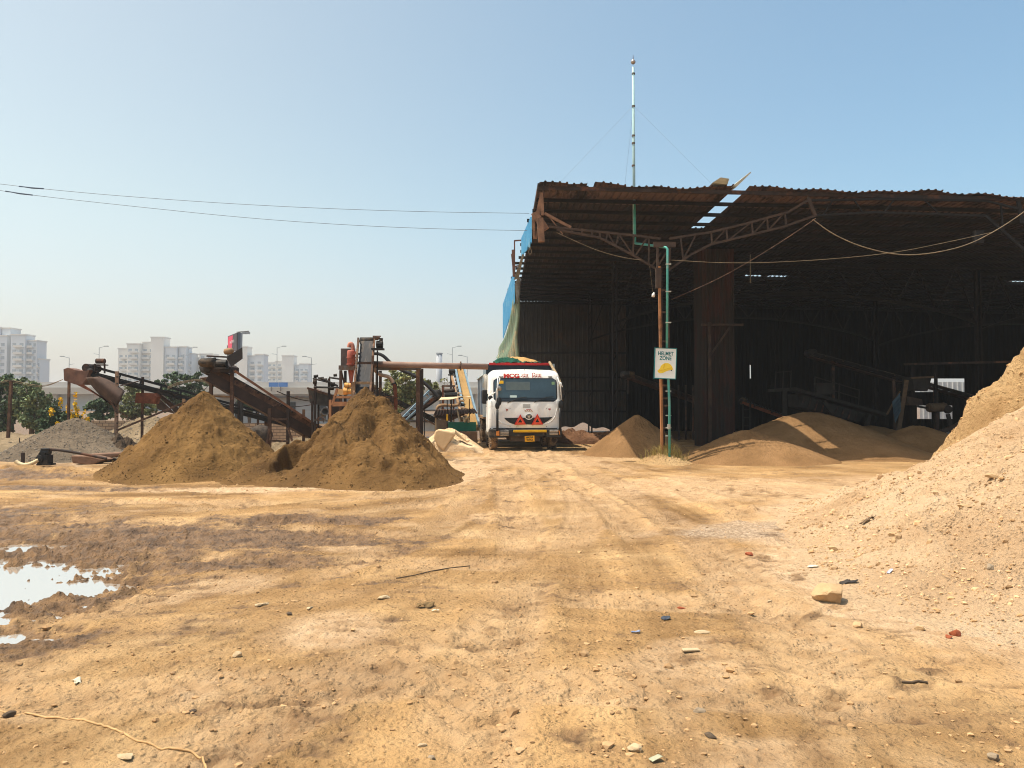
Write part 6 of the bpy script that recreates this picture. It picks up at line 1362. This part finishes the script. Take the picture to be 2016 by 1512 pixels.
tower('smaller hazy apartment block farthest right beside the hopper', 520, [(532,552,714,4,wallA,2),(550,566,712,2,wallA,1),(564,588,701,0,wallA,0),(587,600,719,2,wallB,1),(598,617,717,0,wallB,2)], 3.3, 4)
fixoff()

# ---------------------------------------------------------------- stones, litter and gravel on the ground
def surf(x, y):
    X, Y = np.array([float(x)]), np.array([float(y)]); return float(max(ground_z(X, Y)[0], hm(X, Y)[0]+ground_z(X,Y,False)[0]*.9))
def gpt(px, py):
    """where the sight line through a pixel meets the ground or the mound"""
    a, b = at(px, py, 1.0), at(px, py, 2.0); D = np.geomspace(2.5, 40, 420); v = b-a
    X = a.x+v.x*(D-1); Y = D; Z = a.z+v.z*(D-1)
    g_ = np.maximum(ground_z(X, Y), hm(X, Y)+ground_z(X, Y, False)*.9); k = int(np.argmax(Z <= g_)); return Vector((X[k], Y[k], Z[k]))
ico_v = []; 
import bmesh
_b = bmesh.new(); bmesh.ops.create_icosphere(_b, subdivisions=1, radius=1); ICO1 = (np.array([v.co[:] for v in _b.verts]), [tuple(v.index for v in f.verts) for f in _b.faces]); _b.free()
_b = bmesh.new(); bmesh.ops.create_icosphere(_b, subdivisions=3, radius=1); ICO3 = (np.array([v.co[:] for v in _b.verts]), [tuple(v.index for v in f.verts) for f in _b.faces]); _b.free()
def stone(name, label, cat, px, py, s, m, seed, ang=.35, group=None, sink=.25, rot=0):
    """angular stone: sphere clipped by random planes"""
    rg = np.random.RandomState(seed); V = ICO3[0].copy()
    for _ in range(14):
        n = rg.normal(size=3); n /= np.linalg.norm(n); h = rg.uniform(.55,.85); k = V @ n; V -= np.outer(np.maximum(k-h,0), n)
    s = tuple(q*(1.0 if name == 'boulder' else .74) for q in s); V = V*np.array(s)/2*1.25; V += rg.normal(scale=.006*max(s)/.1*.1, size=V.shape)
    c, sn = math.cos(rot), math.sin(rot); V = V @ np.array([[c,sn,0],[-sn,c,0],[0,0,1]])
    p = gpt(px, py); mb_ = MB(); z0 = surf(p.x, p.y); V = V+np.array([p.x, p.y, z0+s[2]*(.5-sink)]); mb_.v = V.tolist(); mb_.f = ICO3[1]
    return ob(name, mb_, m, loc=(p.x,p.y,z0), label=label, cat=cat, group=group)
st_tan = mat('tan_stone', S(192,160,120), S(168,138,102), 5, .9, 0, .006, 40); st_grey = mat('grey_stone', S(156,138,116), S(128,112,92), 8, .9, 0, .004, 60); st_pale = mat('pale_stone', S(196,174,140), S(170,146,114), 8, .9, 0, .004, 50); st_dark = mat('dark_stone', S(96,80,64), S(70,60,50), 8, .9, 0, .004, 50); redbr = mat('broken_red_brick', S(168,92,60), S(140,76,52), 9, .9, 0, .006, 40)
stone('boulder', 'large tan boulder at the left foot of the rubble mound', 'boulder', 1632, 1184, (.27,.22,.17), st_tan, 11, rot=.5, sink=.15)
stone('brick', 'broken red brick lump at the foot of the rubble mound on the right', 'brick', 1882, 1252, (.10,.09,.08), redbr, 12)
stone('brick', 'smaller red brick piece left of the larger broken brick', 'brick', 1868, 1258, (.07,.05,.04), redbr, 13)
stone('brick', 'orange red brick bit on the dirt between the truck track and the gravel patch', 'brick', 1475, 1093, (.11,.08,.05), redbr, 14)
stone('brick', 'red brick crumbs on the track left of the boulder', 'brick', 1340, 1198, (.09,.06,.025), redbr, 15)
stone('stone', 'flat grey stone slab in the middle of the yard pointing to the left pile', 'stone', 755, 1180, (.16,.08,.04), st_pale, 16, rot=.7)
for i, (px, py, s, m_, lb) in enumerate([
 (467,1294,(.07,.05,.05),st_pale,'rounded pale stone with a dark crack in the left foreground'),
 (516,1191,(.16,.06,.025),st_pale,'long flat pale stone just right of the muddy puddle edge'),
 (609,1200,(.13,.05,.02),st_pale,'thin flat pale stone right of the long flat one'),
 (570,1212,(.08,.05,.03),st_dark,'small dark stone below the two flat pale stones'),
 (247,1493,(.10,.06,.025),st_pale,'flat whitish stone by the bottom edge near the pale rope'),
 (830,1469,(.06,.04,.025),st_pale,'small pale chip at the bottom edge in the middle of the yard'),
 (1025,1480,(.08,.06,.03),st_tan,'tan chip stone at the bottom edge'),
 (850,1493,(.06,.04,.02),st_grey,'small grey chip beside the pale chip at the bottom edge'),
 (1250,1478,(.09,.06,.05),st_pale,'rounded pale stone in the stony patch at the bottom right'),
 (1382,1246,(.15,.07,.025),st_pale,'flat cream stone flake in the track below the boulder'),
 (1515,1185,(.08,.04,.02),st_pale,'white flat chip on the dirt left of the boulder'),
 (1690,1236,(.10,.08,.06),st_tan,'tan stone next to the right side of the boulder'),
 (1812,1240,(.09,.07,.05),st_tan,'tan stone at the toe of the mound left of the red brick'),
 (1898,1002,(.16,.12,.08),st_tan,'brown stone bedded in the face of the mound'),
 (1950,1124,(.13,.11,.08),st_grey,'dark cleft stone on the lower face of the mound near the right edge'),
 (1793,945,(.22,.14,.12),st_tan,'long tan stone on the far skirt of the mound before the shaded grit'),
 (1640,1085,(.15,.10,.08),st_tan,'tan stone on the near skirt of the mound left of the litter'),
 (1955,940,(.18,.12,.07),st_tan,'flat orange tan stone high on the mound near the right edge'),
 (1760,1058,(.13,.09,.06),st_tan,'orange tan stone in the middle of the mound'),
 (378,1403,(.05,.04,.03),st_dark,'small dark pebble stone near the pale rope'),
 (1955,1494,(.07,.06,.05),st_grey,'grey pebble stone in the bottom right corner of the yard'),
 (1398,1452,(.08,.05,.03),st_dark,'dark flake stone in the bottom right stony patch'),
 (1377,1404,(.08,.05,.04),st_grey,'light grey stone lying right of the stony patch'),
 (20,1412,(.09,.06,.05),st_dark,'dark clod stone at the left edge by the start of the rope'),
]): stone('stone', lb, 'stone', px, py, s, m_, 30+i, rot=i*.7)
p = gpt(1360, 1283); q = MB(); q.box((p.x,p.y,surf(p.x,p.y)+.012), (.11,.045,.012), Matrix.Rotation(.1,3,'Z')); ob('tile', q, st_pale, loc=tuple(p), label='rectangular cream tile piece on the track in the right foreground', cat='tile', bevel=.004)
def scrap(name, label, cat, px, py, w, l, m_, seed, h=.03):
    w *= .62; l *= .62; h *= .6
    p = gpt(px, py); rg = np.random.RandomState(seed); n = 9; G = np.zeros((n,n,3)); a = rg.uniform(0,3)
    for i in range(n):
        for j in range(n):
            u, v = (i/(n-1)-.5)*w, (j/(n-1)-.5)*l; G[i,j] = (p.x+u*math.cos(a)-v*math.sin(a), p.y+u*math.sin(a)+v*math.cos(a), 0)
    nz_ = fbm(G[:,:,0]*18+seed, G[:,:,1]*18, 3, seed)
    G[:,:,2] = np.maximum(ground_z(G[:,:,0],G[:,:,1]), hm(G[:,:,0],G[:,:,1])+ground_z(G[:,:,0],G[:,:,1],False)*.9)+.008+h*(nz_+.35)
    G[:,:,0] += .02*nz_; o = ob(name, MB().grid(G), m_, smooth=True, loc=tuple(p), label=label, cat=cat); o.modifiers.new('thick','SOLIDIFY').thickness = .002; return o
scrap('wrapper', 'dark crumpled plastic wrapper on the track left of the boulder', 'wrapper', 1311, 1221, .10, .07, mat('dark_plastic', S(70,74,84), S(52,56,64), 20, .4), 3)
scrap('wrapper', 'blue crumpled wrapper bit on the track', 'wrapper', 1252, 1249, .09, .04, mat('blue_plastic', S(104,122,158), S(140,146,160), 20, .4), 4)
scrap('wrapper', 'blue and white wrapper on the face of the mound', 'wrapper', 1751, 1129, .10, .06, mat('blue_white_plastic', S(140,146,184), S(206,200,200), 30, .4), 5)
scrap('cloth_scrap', 'black torn cloth scrap behind the boulder on the mound toe', 'cloth', 1670, 1150, .22, .10, mat('black_cloth', S(66,60,56), S(42,38,36), 12, .9), 6, .05)
scrap('cloth_scrap', 'dark torn sacking half buried on the left slope of the mound', 'cloth', 1708, 1028, .26, .12, mat('sacking', S(112,90,66), S(70,56,44), 12, .9), 7, .09)
scrap('paper_scrap', 'white paper scrap lying behind the boulder', 'paper', 1600, 1118, .16, .07, mat('white_scrap', S(214,202,180), S(196,180,152), 12, .8), 8)
scrap('paper_scrap', 'small white paper scrap in the middle of the yard', 'paper', 857, 1206, .08, .04, bpy.data.materials['white_scrap'], 9)
scrap('paper_scrap', 'pale curled scrap in the left foreground above the rope', 'paper', 152, 1345, .14, .06, bpy.data.materials['white_scrap'], 10)
scrap('wrapper', 'greenish plastic scrap at the bottom edge on the right', 'wrapper', 1290, 1500, .08, .05, mat('green_plastic', S(156,160,136), S(180,170,142), 20, .4), 11)
scrap('cloth_scrap', 'small heap of dry weeds and rags in the middle of the yard', 'cloth', 838, 1196, .20, .09, mat('weed_rag', S(130,106,72), S(92,74,50), 14, .95), 12, .07)
rp = [gpt(x, y) for x, y in ((-40,1404),(0,1407),(60,1408),(110,1415),(150,1417),(190,1428),(215,1437),(250,1452),(275,1464),(300,1474),(330,1480),(360,1487),(385,1494),(402,1503),(406,1520))]
rp = smooth_pts([Vector((v.x, v.y, surf(v.x,v.y)+.004)) for v in rp], 2)
ob('rope', MB().tube([Vector((v.x,v.y,surf(v.x,v.y)+.004)) for v in rp], .0055, 6), mat('pale_rope', S(206,166,116), S(176,138,94), 20, .8), smooth=True, loc=tuple(rp[0]), label='pale rope snaking over the dirt in the bottom left corner', cat='rope')
stick = [gpt(x,y) for x,y in ((780,1141),(815,1136),(850,1129),(885,1123),(925,1119))]; ob('stick', MB().tube([Vector((v.x,v.y,surf(v.x,v.y)+.008)) for v in stick], .005, 6), st_dark, smooth=True, loc=tuple(stick[0]), label='long thin dark stick lying in the middle of the yard', cat='stick')
stick = [gpt(x,y) for x,y in ((1776,1347),(1795,1346),(1808,1349),(1826,1347))]; ob('stick', MB().tube([Vector((v.x,v.y,surf(v.x,v.y)+.006)) for v in stick], .007, 6), st_dark, smooth=True, loc=tuple(stick[0]), label='short dark broken stick in the right foreground', cat='stick')
# loose pebbles and clods: one mass over the yard and on the mound
rg = np.random.RandomState(21); VV = []; FF = []; base = 0; NP_ = 16000
xs = []; 
th = rg.uniform(-40, 40, NP_); rr_ = 3.0+ (rg.uniform(0,1,NP_)**1.6)*15; X = np.sin(np.radians(th))*rr_; Y = np.cos(np.radians(th))*rr_
dens = sstep(-.35,.5,fbm(X*.8, Y*.8, 4, 3.0)) ; keep = rg.uniform(0,1,NP_) < .15+.85*dens; X, Y = X[keep], Y[keep]
mx = rg.uniform(2.2,8.6,15000); my = rg.uniform(4.2,13,15000); hmv = hm(mx,my); k2 = hmv > .02; X = np.concatenate([X, mx[k2]]); Y = np.concatenate([Y, my[k2]])
# clods shed round the feet of the sand piles
a_ = rg.uniform(0,6.28,2600); r_ = 1+np.abs(rg.normal(0,.13,2600)); big = rg.rand(2600) < .5
X = np.concatenate([X, np.where(big, -3.4+np.cos(a_)*2.75*r_, -7.32+np.cos(a_)*2.2*r_)]); Y = np.concatenate([Y, np.where(big, 16.9+np.sin(a_)*2.85*r_, 18+np.sin(a_)*2.35*r_)])
w0, _, _ = masks(X, Y); k3 = (w0 < .6) ; X, Y = X[k3], Y[k3]
Zs = np.maximum(ground_z(X, Y), hm(X,Y)+ground_z(X,Y,False)*.9)
sz = .0052*np.exp(rg.normal(0.0,.55,len(X))); sz = np.clip(sz,.003,.03)
for x, y, z, s in zip(X, Y, Zs, sz):
    q = ICO1[0]*(1+rg.normal(scale=.16,size=(12,1)) if False else 1)*(s*np.array([rg.uniform(.8,1.5),rg.uniform(.8,1.3),rg.uniform(.5,.9)])); q = q*(1+.22*rg.normal(size=(len(q),1))); VV.append(q+np.array([x,y,z+s*.2])); 
VV = np.array(VV); nP, nV = VV.shape[:2]; ft = np.array(ICO1[1]); FF = (ft[None]+np.arange(nP)[:,None,None]*nV).reshape(-1,3)
me = bpy.data.meshes.new('gravel'); me.from_pydata(VV.reshape(-1,3).tolist(), [], FF.tolist()); me.materials.append(mat('pebbles', S(190,154,112), S(150,116,80), 3, .95, island=.32)); o = bpy.data.objects.new('loose_gravel', me); COL.objects.link(o); tag(o, 'loose pebbles and clods scattered over the yard and the mound', 'gravel', None, 'stuff')
# clods lying on the slopes of the heaps, one mass per soil
def clods(name, label, keys, n, smin, smax_, m_, seed, low=.0):
    rg = np.random.RandomState(seed); V = []
    for k in keys:
        P, RR, z = HEAPV[k]; w = (RR*(z > .02)*(1+low*np.clip(.6-z,0,1))).reshape(-1); w = w/w.sum(); idx = rg.choice(len(w), n, p=w); Q = P.reshape(-1,3)[idx]
        s = np.minimum(smin*np.exp(np.abs(rg.normal(0,.62,n))), smax_)
        V.append(Q[:,None,:]+np.array([0,0,.25])*s[:,None,None]+ICO1[0][None]*(1+.2*rg.normal(size=(n,12,1)))*s[:,None,None]*rg.uniform(.65,1.35,(n,1,3)))
    V = np.concatenate(V); F_ = (np.array(ICO1[1])[None]+np.arange(len(V))[:,None,None]*12).reshape(-1,3)
    me = bpy.data.meshes.new(name); me.from_pydata(V.reshape(-1,3).tolist(), [], F_.tolist()); me.materials.append(m_); o = bpy.data.objects.new(name, me); COL.objects.link(o); tag(o, label, 'clods', None, 'stuff')
kA = [k for k in HEAPV if 'pointed brown' in k]; kB = [k for k in HEAPV if 'wide brown' in k]; kM = [k for k in HEAPV if 'large pale mound' in k]; kC = [k for k in HEAPV if 'yellow clay' in k]; kG = [k for k in HEAPV if 'grey gravel cone' in k or 'pale gravel heap' in k]
clods('sand_clods', 'damp sand clods on the slopes of the brown sand piles', kA+kB, 2600, .006, .032, mat('sand_clod', S(104,78,44), S(130,99,58), 3, .95, island=.3), 41, 1.5)
clods('rubble_stones', 'stones and clods over the pale rubble mound', kM, 16000, .0055, .042, mat('rubble_stone', S(182,146,106), S(214,180,140), 2, .95, island=.25), 42, .8)
clods('clay_lumps', 'clay lumps on the face of the yellow clay bank', kC, 2200, .012, .06, mat('clay_lump', S(176,140,96), S(204,168,120), 2, .95, island=.2), 43)
clods('gravel_stones', 'loose stones over the grey gravel heaps', kG, 2600, .009, .024, mat('gravel_stone', S(104,96,86), S(146,134,120), 3, .95, island=.35), 44)
# small grey gravel spill
sp0 = gpt(1612, 1005); heap('gravel_spill', 'small spill of grey gravel on the dirt left of the mound', 'gravel', sp0.x, sp0.y, .42, lambda X, Y: cone(X,Y,sp0.x,sp0.y,.075,.26,.08,kx=.8), gravt, nz=.16, nzs=11, nr=60, na=110)

# ---------------------------------------------------------------- haze
hz = MB(); hz.bx(-1500, 1500, -60, 3000, -1.6, 62)
hm_ = bpy.data.materials.new('haze_air'); nt, N, L = nodes(hm_); 
for n in list(N):
    if n.type != 'OUTPUT_MATERIAL': N.remove(n)
pv = N.new('ShaderNodeVolumePrincipled'); pv.inputs['Color'].default_value = (1.0,1.0,1.0,1); pv.inputs['Density'].default_value = .0007; pv.inputs['Anisotropy'].default_value = .2
L.new(pv.outputs[0], [n for n in N if n.type == 'OUTPUT_MATERIAL'][0].inputs['Volume'])
hm_.volume_intersection_method = 'FAST' if hasattr(hm_, 'volume_intersection_method') else None
ob('haze', hz, hm_, kind='stuff')
